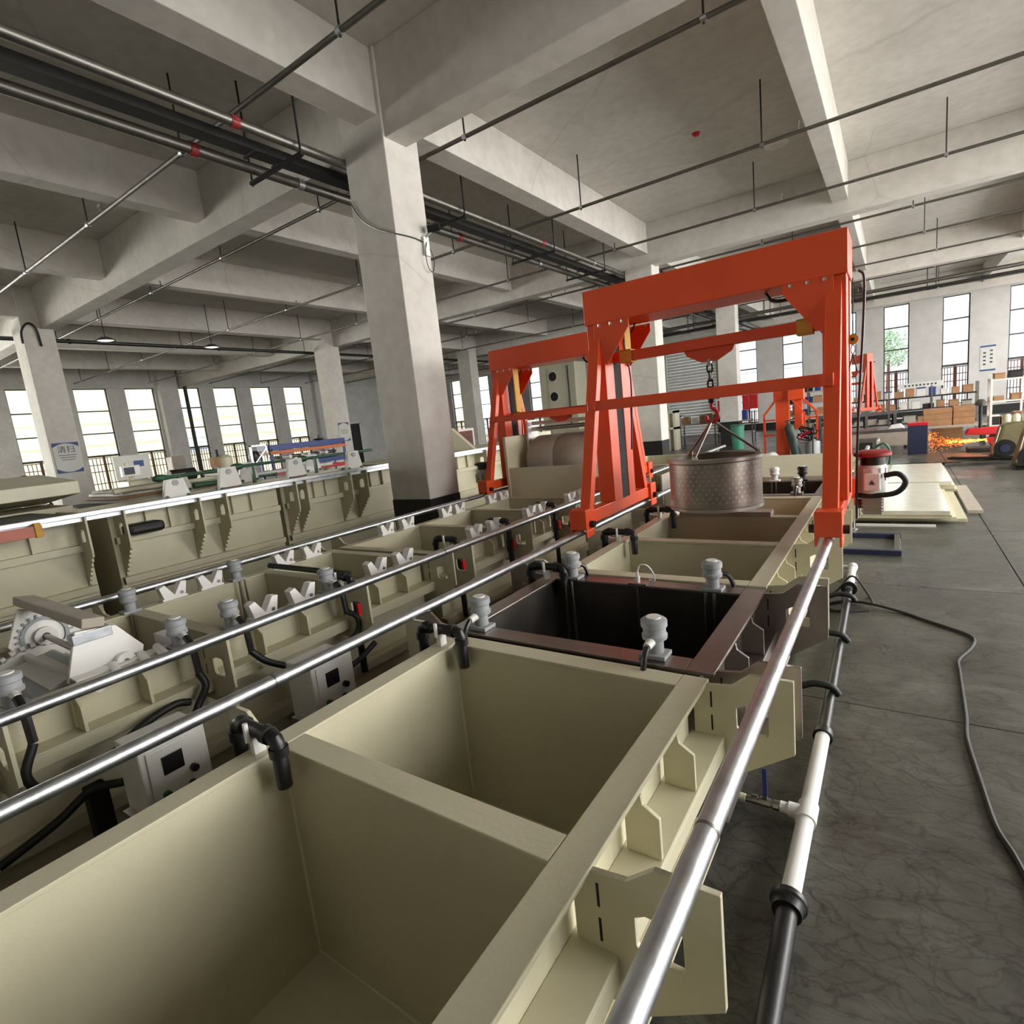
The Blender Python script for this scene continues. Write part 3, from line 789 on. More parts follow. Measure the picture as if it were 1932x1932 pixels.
# white V blocks on the second line
vb = None
names = ['first', 'second', 'third', 'fourth', 'fifth', 'sixth', 'seventh', 'eighth', 'ninth', 'tenth']
for side, xv in (('rear', -4.305), ('front', -3.14)):
    for k, y in enumerate((1.72, 1.99, 2.62, 2.9, 3.80, 4.10, 4.73, 4.97, 5.63, 5.88)):
        lab = 'white V-shaped barrel rest, %s along the %s rim of the second line' % (names[k], side)
        if vb is None:
            vb = thing('barrel_rest', lab, 'barrel rest', (xv, y, RIM), 'white V rests of the second line')
            MB().prism([(-.07, 0), (.07, 0), (.095, .11), (.055, .115), (.0, .03), (-.055, .115), (-.095, .10)], (0, 0, 0), (0, 1, 0), (0, 0, 1), .065).build('v_plate', 'white', vb, .003)
            MB().box(-.035, .035, -.085, .085, 0, .014).build('base', 'white', vb)
            MB().cyl((.033, .05, .035), (.038, .05, .035), .012, 8).build('bolt', 'steel', vb)
        else:
            c = copy_tree(vb); c.location = (xv, y, RIM); c['label'] = lab

# heater heads standing on the rims
def heater(x, y, label, rz, m='grey', rods=True, cable=None, group=None, cr=.012):
    o = thing('immersion_heater', label, 'heater', (x, y, RIM), group, rz)
    MB().box(-.055, .055, -.06, .03, 0, .018).build('bracket', m, o, .003)
    MB().lathe([(.0, .0), (.034, 0), (.034, .05), (.05, .058), (.052, .075), (.046, .08), (.046, .105), (.053, .11), (.053, .135), (.044, .142), (0, .144)], (0, -.02, .018), seg=20).build('head', m, o)
    MB().lathe([(0, .0), (.03, .0), (.03, .006), (0, .006)], (0, -.02, .162), seg=12).build('cap', 'white_paint', o)
    MB().cyl((0, .02, .075), (0, .07, .07), .02, 12, .016).build('gland', 'white_paint' if m == 'grey' else m, o)
    if rods:
        for s in (-1, 1):
            MB().cyl((s * .022, -.085 + .03 - .03, .0), (s * .028, -.085, -.62), .008, 8).build('rod', 'steel', o)
    if cable:
        MB().tube(smooth_path(cable), cr, 8).build('cable', 'black', o)
    return o
hc = [(0, .07, .07), (0, .11, .03), (.0, .125, -.06), (.0, .13, -.3)]
heater(-1.70, 2.015, 'grey heater head on the near rim of the steel tank, left one', R(180), cable=hc)
heater(-.80, 2.015, 'grey heater head on the near rim of the steel tank, right one', R(180), cable=hc)
heater(-1.65, 2.93, 'grey heater head on the far rim of the steel tank, left one', 0, cable=[(0, .07, .07), (.03, .1, .03), (.06, .1, -.1)])
heater(-.80, 2.93, 'grey heater head on the far rim of the steel tank, right one', 0, cable=[(0, .07, .07), (.06, .1, .04), (.1, .11, -.1)])
o = thing('level_sensor', 'small white level probe with looped lead on the steel tank', 'sensor', (-1.22, 2.93, RIM))
MB().box(-.05, .06, -.06, .02, 0, .012).build('bracket', 'steel', o)
MB().cyl((0, -.03, .01), (0, -.03, .05), .014, 10).cyl((0, -.03, .05), (0, -.03, .075), .008, 10).build('plug', 'white', o)
MB().cyl((0, -.045, 0), (0, -.045, -.55), .005, 8).build('probe', 'steel', o)
MB().tube(smooth_path([(0, -.03, .075), (.02, -.03, .115), (.06, -.02, .11), (.085, .0, .06), (.08, .02, .01), (.05, .02, .015)]), .005, 6).build('lead', 'white', o)
heater(-4.29, 1.43, 'grey heater head on the rear rim beside the white barrel', R(90))
heater(-4.29, 2.18, 'grey heater head on the rear rim where the black spray pipe starts', R(90))
hx = -3.13
heater(hx, .55, 'grey heater head on the front rim at the left picture edge', R(-90), cable=[(0, .07, .07), (0, .12, .02), (0, .14, -.12)], cr=.018)
heater(hx, 1.24, 'grey heater head on the front rim right of the white barrel', R(-90), cable=[(0, .07, .07), (0, .12, .02), (0, .14, -.12)], cr=.018)
heater(hx, 1.53, 'grey heater head on the front rim above the slotted bracket', R(-90), cable=[(0, .07, .07), (0, .12, .02), (0, .14, -.12)], cr=.018)
heater(hx, 2.20, 'grey heater head on the front rim at the end of the spray pipe', R(-90), cable=[(0, .07, .07), (0, .12, .02), (0, .14, -.12)], cr=.018)
heater(-.80, 6.03, 'silver heater head on the near rim of the rear steel tank', R(180), 'steel', cable=hc)
heater(-.86, 6.98, 'black heater head on the far rim of the rear steel tank', 0, 'black')
heater(-1.15, 6.98, 'white looped probe head on the far rim of the rear steel tank', 0, 'white')

# corrugated hoses along the front of the second line
def hose(pts, label, r=.019):
    tag(MB().tube(smooth_path(pts, 8), r, 10).build('cable_hose', 'rubber'), label, 'hose')
hose([(-3.0, .55, .82), (-2.98, .50, .70), (-2.98, .56, .60), (-2.97, .72, .60), (-2.96, .92, .70), (-2.96, 1.08, .735), (-2.97, 1.16, .71)], 'long black hose looping below the left heater to the control box')
hose([(-3.0, 1.24, .83), (-2.97, 1.25, .76), (-2.97, 1.2, .68), (-2.95, 1.14, .6)], 'short black hose dropping from the heater beside the white barrel')
hose([(-2.96, .35, .40), (-2.94, .55, .47), (-2.92, .68, .54), (-2.85, .78, .54)], 'low black hose running left from the near control box')
hose([(-3.0, 1.53, .83), (-2.97, 1.6, .74), (-2.97, 1.75, .64), (-2.97, 1.83, .60)], 'black hose slanting down right from the heater above the bracket')
hose([(-3.0, 2.2, .83), (-2.94, 2.24, .78), (-2.94, 2.22, .68), (-2.96, 2.1, .62), (-2.96, 1.95, .58), (-2.96, 1.87, .56)], 'curved black hose below the end of the spray pipe')
hose([(-2.95, 2.36, .55), (-2.93, 2.2, .5), (-2.9, 2.02, .48), (-2.8, 1.95, .46)], 'low black hose reaching the far control box')
tag(MB().box(-3.0, -2.9, 1.78, 1.9, .1, .58).build('cable_duct', 'rubber', bevel=.01), 'upright black cable duct beside the far control box', 'cable duct')
tag(MB().box(-2.98, -2.9, .66, .74, .1, .55).build('cable_duct', 'rubber', bevel=.01), 'upright black cable duct behind the near control box', 'cable duct')

def control_box(y, label):
    o = thing('control_box', label, 'control box', (-2.45, y, 0))
    MB().box(-.22, 0, -.13, .13, .42, .82).build('cabinet', 'white_paint', o, .006)
    MB().box(-.16, -.06, -.05, .05, 0, .42).build('stand', 'darksteel', o)
    MB().box(0, .008, -.105, .105, .44, .80).build('front_panel', 'white_paint', o, .003)
    MB().box(.008, .013, -.055, .025, .68, .76).build('screen', 'black', o, .002)
    MB().cyl((.008, .055, .655), (.03, .055, .655), .016, 14).build('knob', 'black', o)
    MB().cyl((.008, -.06, .60), (.028, -.06, .60), .016, 14).build('button', 'green', o)
    MB().cyl((.008, .04, .59), (.028, .04, .59), .016, 14).build('button', 'black', o)
    MB().box(-.2, -.02, -.16, -.13, .5, .52).build('bracket', 'galv', o)
control_box(.86, 'pale grey control box between the tank lines, nearer one')
control_box(1.66, 'pale grey control box between the tank lines, farther one')
# ------------------------------------------------------------------ white barrel in the second line
o = thing('plating_barrel', 'tilted white hexagonal plating barrel in the second line at the left', 'barrel', (-3.70, .95, 0))
hexf = [(-.10, 1.165), (.07, 1.14), (.175, .99), (.15, .90), (-.12, .84), (-.17, .93)]
hexb = [(-.12, 1.20), (.05, 1.13), (.15, 1.0), (.10, .88), (-.12, .85), (-.20, 1.0)]
MB().prism(hexf, (.40, 0, 0), (0, 1, 0), (0, 0, 1), .03).build('side_plate', 'white', o, .004)
MB().prism(hexb, (-.40, 0, 0), (0, 1, 0), (0, 0, 1), .03).build('side_plate', 'white', o, .004)
MB().bar((-.50, -.06, 1.225), (.42, -.02, 1.185), .10, .05, (0, 1, -.2)).build('lifting_bar', 'board', o, .006)
MB().box(.36, .425, -.12, .05, 1.10, 1.15).build('clamp_plate', 'galv', o, .003)
MB().cyl((-.40, -.03, 1.01), (.40, -.03, .99), .017, 12).build('shaft', 'steel_dark', o)
MB().lathe([(.02, .0), (.055, .0), (.055, .03), (.02, .03)], (-.385, -.03, 1.01), (1, 0, 0), 16).build('bearing', 'white_paint', o)
mb = MB()
for k in range(22):
    a = 2 * math.pi * k / 22
    c = Vector((-.38, -.03 + .115 * math.cos(a), 1.01 + .115 * math.sin(a)))
    d = Vector((0, math.cos(a), math.sin(a)))
    mb.bar(c, c + d * .02, .012, .012, (1, 0, 0))
mb.lathe([(.095, 0), (.115, 0), (.115, .012), (.095, .012)], (-.385, -.03, 1.01), (1, 0, 0), 28)
mb.build('gear_ring', 'grey', o)
MB().bar((-.36, -.14, .93), (.38, -.10, .91), .03, .03).build('tie_rod', 'white_paint', o)
mb = MB()
prof = [(math.cos(R(60 * k + 12)) * .26, .68 + math.sin(R(60 * k + 12)) * .26) for k in range(6)]
mb.prism([(a - .1, b) for a, b in prof], (-.02, 0, 0), (0, 1, 0), (0, 0, 1), .66)
mb.build('barrel_body', 'grey', o, .01)
for k in range(6):
    a, b = prof[k]; a2, b2 = prof[(k + 1) % 6]
    MB().box(-.30, .28, 0, 0, 0, 0) if False else None
    MB().bar((-.32, (a + a2) / 2 * 1.01 - .1, (b - .68 + b2 - .68) / 2 * 1.02 + .68), (.28, (a + a2) / 2 * 1.01 - .1, (b - .68 + b2 - .68) / 2 * 1.02 + .68), .14, .012, (0, a2 - a, b2 - b)).build('perforated_panel', 'white_paint', o)
mb = MB().lathe([(.20, 0), (.29, 0), (.29, .03), (.20, .03)], (-.38, -.1, .68), (1, 0, 0), 40)
for k in range(40):
    a = 2 * math.pi * k / 40; d = Vector((0, math.cos(a), math.sin(a))); c = Vector((-.365, -.1, .68)) + d * .285
    mb.bar(c, c + d * .028, .03, .022, (1, 0, 0))
mb.build('drive_gear', 'white_paint', o)
for k, (y, z) in enumerate(((-.06, .93), (.03, .95), (.16, .955), (.24, .965))):
    MB().cyl((.45, y - .02, z), (.62, y - .05, z - .01), .022, 14).build('roller', 'white', o)
MB().lathe([(.014, 0), (.045, 0), (.045, .04), (.014, .04)], (.42, .07, .95), (1, 0, 0), 18).build('hub', 'white', o)
MB().box(.42, .50, -.16, .30, .945, .955).box(.30, .56, .27, .33, RIM, 1.0).build('carrier', 'white', o)
# housing with a closed barrel further along the second line
o = thing('barrel_housing', 'beige high-walled housing with grey barrel under the rear gantry', 'housing', (-3.72, 6.7, 0))
MB().box(-.58, .58, -.60, -.575, .12, 1.34).build('front_panel', 'beige', o, .004)
MB().box(-.62, -.58, -.62, .6, .12, 1.76).build('side_panel', 'beige', o, .004)
MB().box(.58, .62, -.62, .6, .12, 1.30).build('side_panel', 'beige', o, .004)
MB().box(-.58, .58, .575, .6, .12, 1.5).build('rear_panel', 'beige', o, .004)
MB().box(-.62, .62, -.62, .6, 0, .12).build('base', 'beige_dull', o)
MB().box(-.58, .58, -.66, -.6, .925, .945).build('ledge', 'beige', o)
b = thing('plating_barrel', 'grey rounded barrel with white end frames inside the high housing', 'barrel', (-3.72, 6.65, 0))
MB().lathe([(0, -.46), (.24, -.46), (.31, -.44), (.345, -.38), (.35, -.02), (.335, .0), (.35, .02), (.345, .38), (.31, .44), (.24, .46), (0, .46)], (0, 0, 1.38), (1, 0, 0), 28).build('drum', 'board', b)
MB().prism([(-.16, 1.3), (.16, 1.3), (.12, 1.95), (-.12, 1.95)], (-.5, 0, 0), (0, 1, 0), (0, 0, 1), .03).build('end_frame', 'white', b, .004)
MB().prism([(-.16, 1.3), (.16, 1.3), (.12, 1.95), (-.12, 1.95)], (.5, 0, 0), (0, 1, 0), (0, 0, 1), .03).build('end_frame', 'white', b, .004)
MB().cyl((-.52, 0, 1.82), (.52, 0, 1.82), .03, 12).build('shaft', 'steel', b)
MB().bar((-.62, -.1, 2.02), (.62, -.1, 2.0), .05, .06).build('carrying_bar', 'darksteel', b)
MB().bar((-.45, -.05, 1.90), (.5, -.05, 1.89), .06, .05).build('cross_tie', 'white', b)

# ------------------------------------------------------------------ third, taller tank line behind the column
def toothed():
    p = [(.0, 1.47), (.30, 1.47), (.30, 1.12)]
    for k in range(7):
        a = k / 6
        x, z = .26 - .24 * a, 1.07 - .30 * a
        p += [(x + .03, z - .005), (x - .012, z - .03)]
    p += [(0, .74)]
    return p
X3 = -6.85
def line3(y0, y1, plates, label, cover, bars, name='storage_tank'):
    t = thing(name, label, 'tank', (X3, y0, 0))
    n = y1 - y0
    MB().box(-.02, 0, 0, n, 0.05, 1.45).build('side_wall', 'beige_dull', t)
    MB().box(-1.55, -1.53, 0, n, 0.05, 1.45).build('side_wall', 'beige_dull', t)
    MB().box(-1.53, -.02, 0, .02, .05, 1.45).build('end_wall', 'beige_dull', t)
    MB().box(-1.53, -.02, n - .02, n, .05, 1.45).build('end_wall', 'beige_dull', t)
    MB().box(-1.53, -.02, 0, n, 0, .05).build('bottom', 'beige_dull', t)
    MB().box(-.06, .05, 0, n, 1.45, 1.465).build('rim_flange', 'beige_dull', t)
    for z in (1.18, .74, .62):
        MB().box(0, .07, 0.02, n - .02, z - .012, z).box(.058, .07, .02, n - .02, z - .07, z - .012).build('stiffener', 'beige_dull', t)
    MB().box(0, .05, .02, n - .02, .25, .3).build('stiffener', 'beige_dull', t)
    for y in bars:
        MB().box(0, .045, y - y0 - .008, y - y0 + .008, 1.18, 1.45).build('rib', 'beige_dull', t)
    tp_, th_ = toothed(), [(.12, 1.21), (.2, 1.21), (.215, 1.24), (.215, 1.32), (.2, 1.34), (.14, 1.34), (.12, 1.31)]
    for y in plates:
        MB().prism(tp_, (0, y - y0, 0), (1, 0, 0), (0, 0, 1), .018, th_).build('bracket_plate', 'beige_dull', t)
    if cover:
        MB().box(-1.6, -.1, .05, n - .02, 1.465, 1.485).build('cover', cover, t)
    return t
line3(-3.0, 2.06, (-1.5, .3, .6, 1.99), 'tall beige tank of the third line at the left edge, under a dark cover', 'darksteel', (-.6, .9, 1.25, 1.6))
line3(2.27, 4.24, (2.33, 3.10, 3.41), 'tall beige tank of the third line with toothed brackets, left of the column', None, (2.62, 2.86, 3.6, 3.85))
line3(4.30, 6.6, (4.36, 4.12 + .4, 5.27, 5.57), 'tall beige tank of the third line partly behind the near column', None, (4.8, 5.0, 5.85, 6.1))
line3(6.66, 10.4, (6.75, 7.6, 8.6, 9.5), 'tall beige tank of the third line right of the near column', 'beige', (7.0, 7.3, 8.0, 8.3))
line3(10.5, 16.5, (10.6, 12.0, 13.4, 15.0), 'tall beige tank at the far end of the third line', 'beige', (11.0, 11.5))
for k, (y, z0, z1) in enumerate(((4.09, .74, 1.2),)):
    pass
o = thing('flat_rail', 'galvanised flat rail along the top of the third line', 'rail', (-6.58, -3, 1.5))
MB().box(-.035, .035, 0, 19, -.025, .02).build('bar', 'galv', o, .004)
MB().box(-.035, -.025, 0, 19, -.07, -.025).build('lip', 'galv', o)
MB().box(-6.62, -6.52, .9, 1.64, 1.385, 1.455)
o = thing('indicator_board', 'small reddish panel with yellow ends hanging at the left edge', 'panel', (-6.5, 1.15, 1.42))
MB().box(0, .03, 0, .48, -.05, .05).build('face', mat('faded_red_panel', (196, 120, 100), .6, var=.1), o, .004)
for y in (0.02, .42):
    MB().box(-.01, .045, y, y + .05, -.06, .075).build('end_clip', 'yellow', o, .004)
tag(MB().box(-6.84, -6.60, 2.36, 2.72, 1.185, 1.3).build('rag_bundle', 'rubber', bevel=.04), 'dark rag bundle lying on the third line ledge', 'rag')

# trapezoid stands with green rollers on the third line
tz = None
for k, (x, y, s) in enumerate(((-6.98, 3.05, 1.0), (-6.98, 3.7, 1.25), (-6.98, 4.67, 1.25), (-6.98, 5.7, 1.25), (-8.1, 3.6, 1.1), (-8.1, 4.6, 1.25), (-8.1, 5.75, 1.25))):
    lab = 'pale trapezoid roller stand on the third line, %s' % ['nearest in the front row', 'second in the front row', 'third in the front row', 'fourth in the front row', 'first in the rear row', 'second in the rear row', 'third in the rear row'][k]
    o = thing('roller_stand', lab, 'stand', (x, y, 1.475), 'trapezoid roller stands on the third line')
    MB().prism([(-.16, 0), (.16, 0), (.10, .235 * s), (-.10, .235 * s)], (0, 0, 0), (0, 1, 0), (0, 0, 1), .06).build('plate', 'white_paint', o, .006)
    if k in (1, 2):
        MB().box(.03, .045, -.14, .14, .0, .045).build('foot_strip', 'brown', o)
    MB().cyl((.03, -.12, .03), (.05, -.12, .03), .02, 10).cyl((.03, .12, .03), (.05, .12, .03), .02, 10).build('bolt', 'green', o)
    MB().cyl((.031, 0, .19 * s), (.04, 0, .19 * s), .035, 12).build('bearing', 'grey', o)
for k, (y0, y1, z) in enumerate(((3.05, 3.9, 1.72), (4.05, 4.9, 1.74), (5.1, 6.6, 1.73))):
    o = thing('green_roller', 'dark green roller bar above the third line, %s' % ['left one', 'middle one', 'right one, beside the column'][k], 'roller', (-7.55, y0, z))
    MB().cyl((0, .08, 0), (0, y1 - y0, 0), .022, 12).build('bar', 'green', o)
    MB().lathe([(0, 0), (.03, .02), (.05, .08), (.045, .14), (.022, .2)], (0, 0, 0), (0, 1, 0), 14).build('tip', 'green', o)
    MB().box(-.02, .02, .3, .34, 1.48 - z, 0).build('support', 'green', o)
for k, (y0, y1, z, m) in enumerate(((3.9, 5.2, 1.53, 'green'), (4.8, 6.3, 1.56, 'white_paint'), (2.9, 4.4, 1.6, 'cream'))):
    tag(MB().cyl((-8.3, y0, z), (-8.3, y1, z), .03, 12).cyl((-8.3, y0 - .02, z), (-8.3, y0 + .05, z), .045, 12).build('roller_bar', m), '%s bar lying behind the roller stands' % {'green': 'low green', 'white_paint': 'long white', 'cream': 'cream'}[m], 'bar')

# things behind the third line
o = thing('tank_hood', 'cream sloping hood at the left edge behind the third line', 'hood', (-9.2, 0.4, 0))
MB().hexa([(-.7, -1, 1.5), (.7, -1, 1.62), (.7, 2.2, 1.64), (-.7, 2.2, 1.5)], [(-.7, -1, 1.9), (.7, -1, 1.78), (.7, 2.2, 1.80), (-.7, 2.2, 1.92)]).build('shell', 'cream', o, .01)
MB().box(-.65, .65, -.95, 2.1, 0, 1.5).build('body', 'beige_dull', o)
for k in range(4):
    tag(MB().box(-9.7, -8.5, 2.95 + k * .05, 4.4 - k * .06, 1.44 + k * .04, 1.475 + k * .04).build('board_sheet', ['board', 'wood', 'white_paint', 'board'][k]), '%s board of the low pile behind the third line' % ['bottom', 'second', 'third', 'top'][k], 'board', 'boards piled behind the third line')
tag(MB().box(-9.75, -8.45, 2.7, 4.5, 0, 1.435).build('work_bench', 'darksteel', bevel=.01), 'dark bench under the board pile', 'bench')
o = thing('sink_faucet', 'chrome gooseneck tap on a pale basin at the left edge', 'tap', (-10.5, 2.6, 1.70))
MB().tube(smooth_path([(0, 0.06, 0), (0, .06, .12), (0, .03, .2), (0, -.05, .21), (0, -.08, .15)]), .014, 8).build('neck', 'darksteel', o)
MB().box(-.15, .15, -.15, .15, -.1, 0).build('basin', 'white', o, .02)
MB().box(-.13, .13, -.13, .13, -1.70, -.1).build('pedestal', 'cream', o)
o = thing('noticeboard', 'pale noticeboard with blue notice behind the left machine', 'noticeboard', (-12.6, 4.8, 0))
MB().box(-.03, .03, -.32, .32, 1.62, 2.1).build('board', 'paper', o)
MB().box(.03, .035, .02, .2, 1.86, 1.98).build('notice', 'posterblue', o)
MB().box(-.02, .02, -.3, -.26, 0, 1.62).box(-.02, .02, .26, .3, 0, 1.62).build('post', 'darksteel', o)
o = thing('turning_machine', 'cream machine with small screen in front of the noticeboard', 'machine', (-11.7, 4.45, 0))
MB().box(-.25, .25, -.2, .3, 0, 1.62).build('body', 'cream', o, .03)
MB().cyl((0, -.05, 1.62), (0, -.1, 1.95), .05, 12).build('arm', 'cream', o)
MB().box(.1, .2, -.25, .05, 1.7, 1.9).build('screen_case', 'white', o, .01)
MB().box(.2, .205, -.22, -.05, 1.74, 1.87).build('screen', 'navy', o)
MB().box(-.2, .2, .3, .75, 0, 1.5).build('bed', 'darksteel', o, .02)
o = thing('grey_motor_block', 'dark motor block beside the cream machine', 'motor', (-11.0, 4.95, 0))
MB().cyl((0, -.2, 1.62), (0, .25, 1.62), .12, 18).build('body', 'darksteel', o)
MB().box(-.15, .15, -.2, .25, 0, 1.52).build('base', 'darksteel', o)
MB().tube(smooth_path([(0, .25, 1.65), (0, .4, 1.62), (0, .5, 1.55), (0, .9, 1.55)]), .03, 8).build('pipe', 'white_paint', o)
o = thing('pump_unit', 'cream pump with cardboard box before the left windows', 'pump', (-14, 7.3, 0))
MB().lathe([(0, 1.5), (.16, 1.5), (.2, 1.6), (.2, 1.82), (.12, 1.9), (0, 1.92)], (0, .1, 0), seg=18).build('tank', 'cream', o)
MB().box(-.1, .1, -.22, -.02, 1.62, 1.86).build('box', 'card', o)
MB().box(-.25, .25, -.3, .35, 0, 1.5).build('base', 'darksteel', o)
MB().cyl((0, -.05, 1.86), (0, -.05, 2.05), .03, 8).build('stem', 'black', o)
o = thing('switch_box', 'grey switch box with tall post near the left pilaster', 'switch box', (-19.6, 8.75, 0))
MB().box(-.2, .2, -.2, .2, 1.4, 2.0).build('box', 'board', o, .02)
MB().box(-.05, .05, -.05, .05, 0, 1.4).build('post', 'darksteel', o)
o = thing('roller_rack', 'blue and orange steel rack with a silver frame at its left', 'rack', (-14, 8.0, 0))
MB().box(-.3, .3, .5, 3.0, 1.86, 2.02).build('top_beam', 'blue', o, .01)
MB().box(-.32, .32, .5, 3.0, 1.76, 1.85).build('middle_beam', mat('rack_orange', (206, 110, 60), .5, var=.08), o, .01)
MB().box(-.3, .3, 1.6, 2.9, 1.38, 1.5).build('lower_beam', 'blue', o, .01)
MB().box(-.3, .3, .4, 2.9, 1.2, 1.3).build('base_beam', 'red', o, .01)
for y in (.55, 2.95):
    MB().box(-.3, -.24, y - .03, y + .03, 0, 1.9).box(.24, .3, y - .03, y + .03, 0, 1.9).build('post', 'blue', o)
MB().box(.2, .24, .0, .04, 1.2, 2.06).box(.2, .24, .46, .5, 1.2, 2.06).box(.2, .24, 0, .5, 2.02, 2.06).bar((.22, .05, 1.55), (.22, .45, 1.95), .03, .03).build('silver_frame', 'galv', o)
MB().lathe([(0, 0), (.12, .03), (.15, .15), (.1, .28), (0, .3)], (-.05, .25, 1.62), seg=16).build('motor', 'black', o)
MB().lathe([(0, 0), (.16, .02), (.18, .04), (.03, .07), (.02, .16), (0, .16)], (0, 2.3, 2.02), seg=16).build('lifting_lug', 'black', o)
for k in range(7):
    MB().cyl((-.2, .8 + k * .3, 1.66), (.28, .8 + k * .3, 1.66), .05, 10).build('roller', 'white_paint' if k % 2 else 'darksteel', o)
tag(MB().hexa([(-7.75, 8.95, 1.45), (-7.1, 8.95, 1.45), (-7.1, 9.05, 1.45), (-7.75, 9.05, 1.45)], [(-7.75, 8.95, 1.95), (-7.70, 8.95, 1.95), (-7.70, 9.05, 1.95), (-7.75, 9.05, 1.95)]).build('wedge_panel', 'beige_dull'), 'beige triangular gusset panel right of the near column', 'panel')
o = thing('red_cabinet', 'dark red cabinet with white frame far behind the third line', 'cabinet', (-12.2, 14.6, 0))
MB().box(-.3, .3, -.4, .4, 0, 1.9).build('body', 'red', o, .02)
MB().box(.3, .32, -.4, .4, 1.82, 1.9).box(.3, .32, .32, .4, 1.0, 1.82).build('frame', 'white', o)
MB().box(.3, .31, -.35, .3, 1.3, 1.8).build('door', 'brown', o)

# posters on the columns
def poster(label, loc, wd, ht, text, rz=R(90)):
    o = thing('wall_poster', label, 'poster', loc, None, rz)
    MB().box(-wd / 2, wd / 2, -.01, 0, -ht / 2, ht / 2).build('sheet', 'paper', o)
    mb = MB(); n = 14
    for s in (1, -1):
        pts = [(-wd / 2 + wd * k / n, s * (ht / 2 - .02 - .1 * abs(2 * k / n - 1) ** 2)) for k in range(n + 1)]
        poly = pts + ([(wd / 2, ht / 2), (-wd / 2, ht / 2)] if s > 0 else [(wd / 2, -ht / 2), (-wd / 2, -ht / 2)])
        mb.prism(poly, (0, -.012, 0), (1, 0, 0), (0, 0, 1), .004)
    mb.build('printed_border', 'posterblue', o)
    if text:
        lettering(text, .2, o, (0, -.014, ht * .26), (R(90), 0, 0), 'ink')
    mb = MB()
    for k in range(3):
        mb.box(-.2 + .03 * k, .2 - .02 * k, -.014, -.011, .06 - k * .06, .075 - k * .06)
    mb.build('printed_lines', 'ink', o)
poster('blue and white poster on the far left column', (-18.19, 5.46, 2.26), .58, .80, '清扫')
poster('blue and white poster on the column behind the rack', (-18.19, 14.64, 2.27), .5, .74, None)
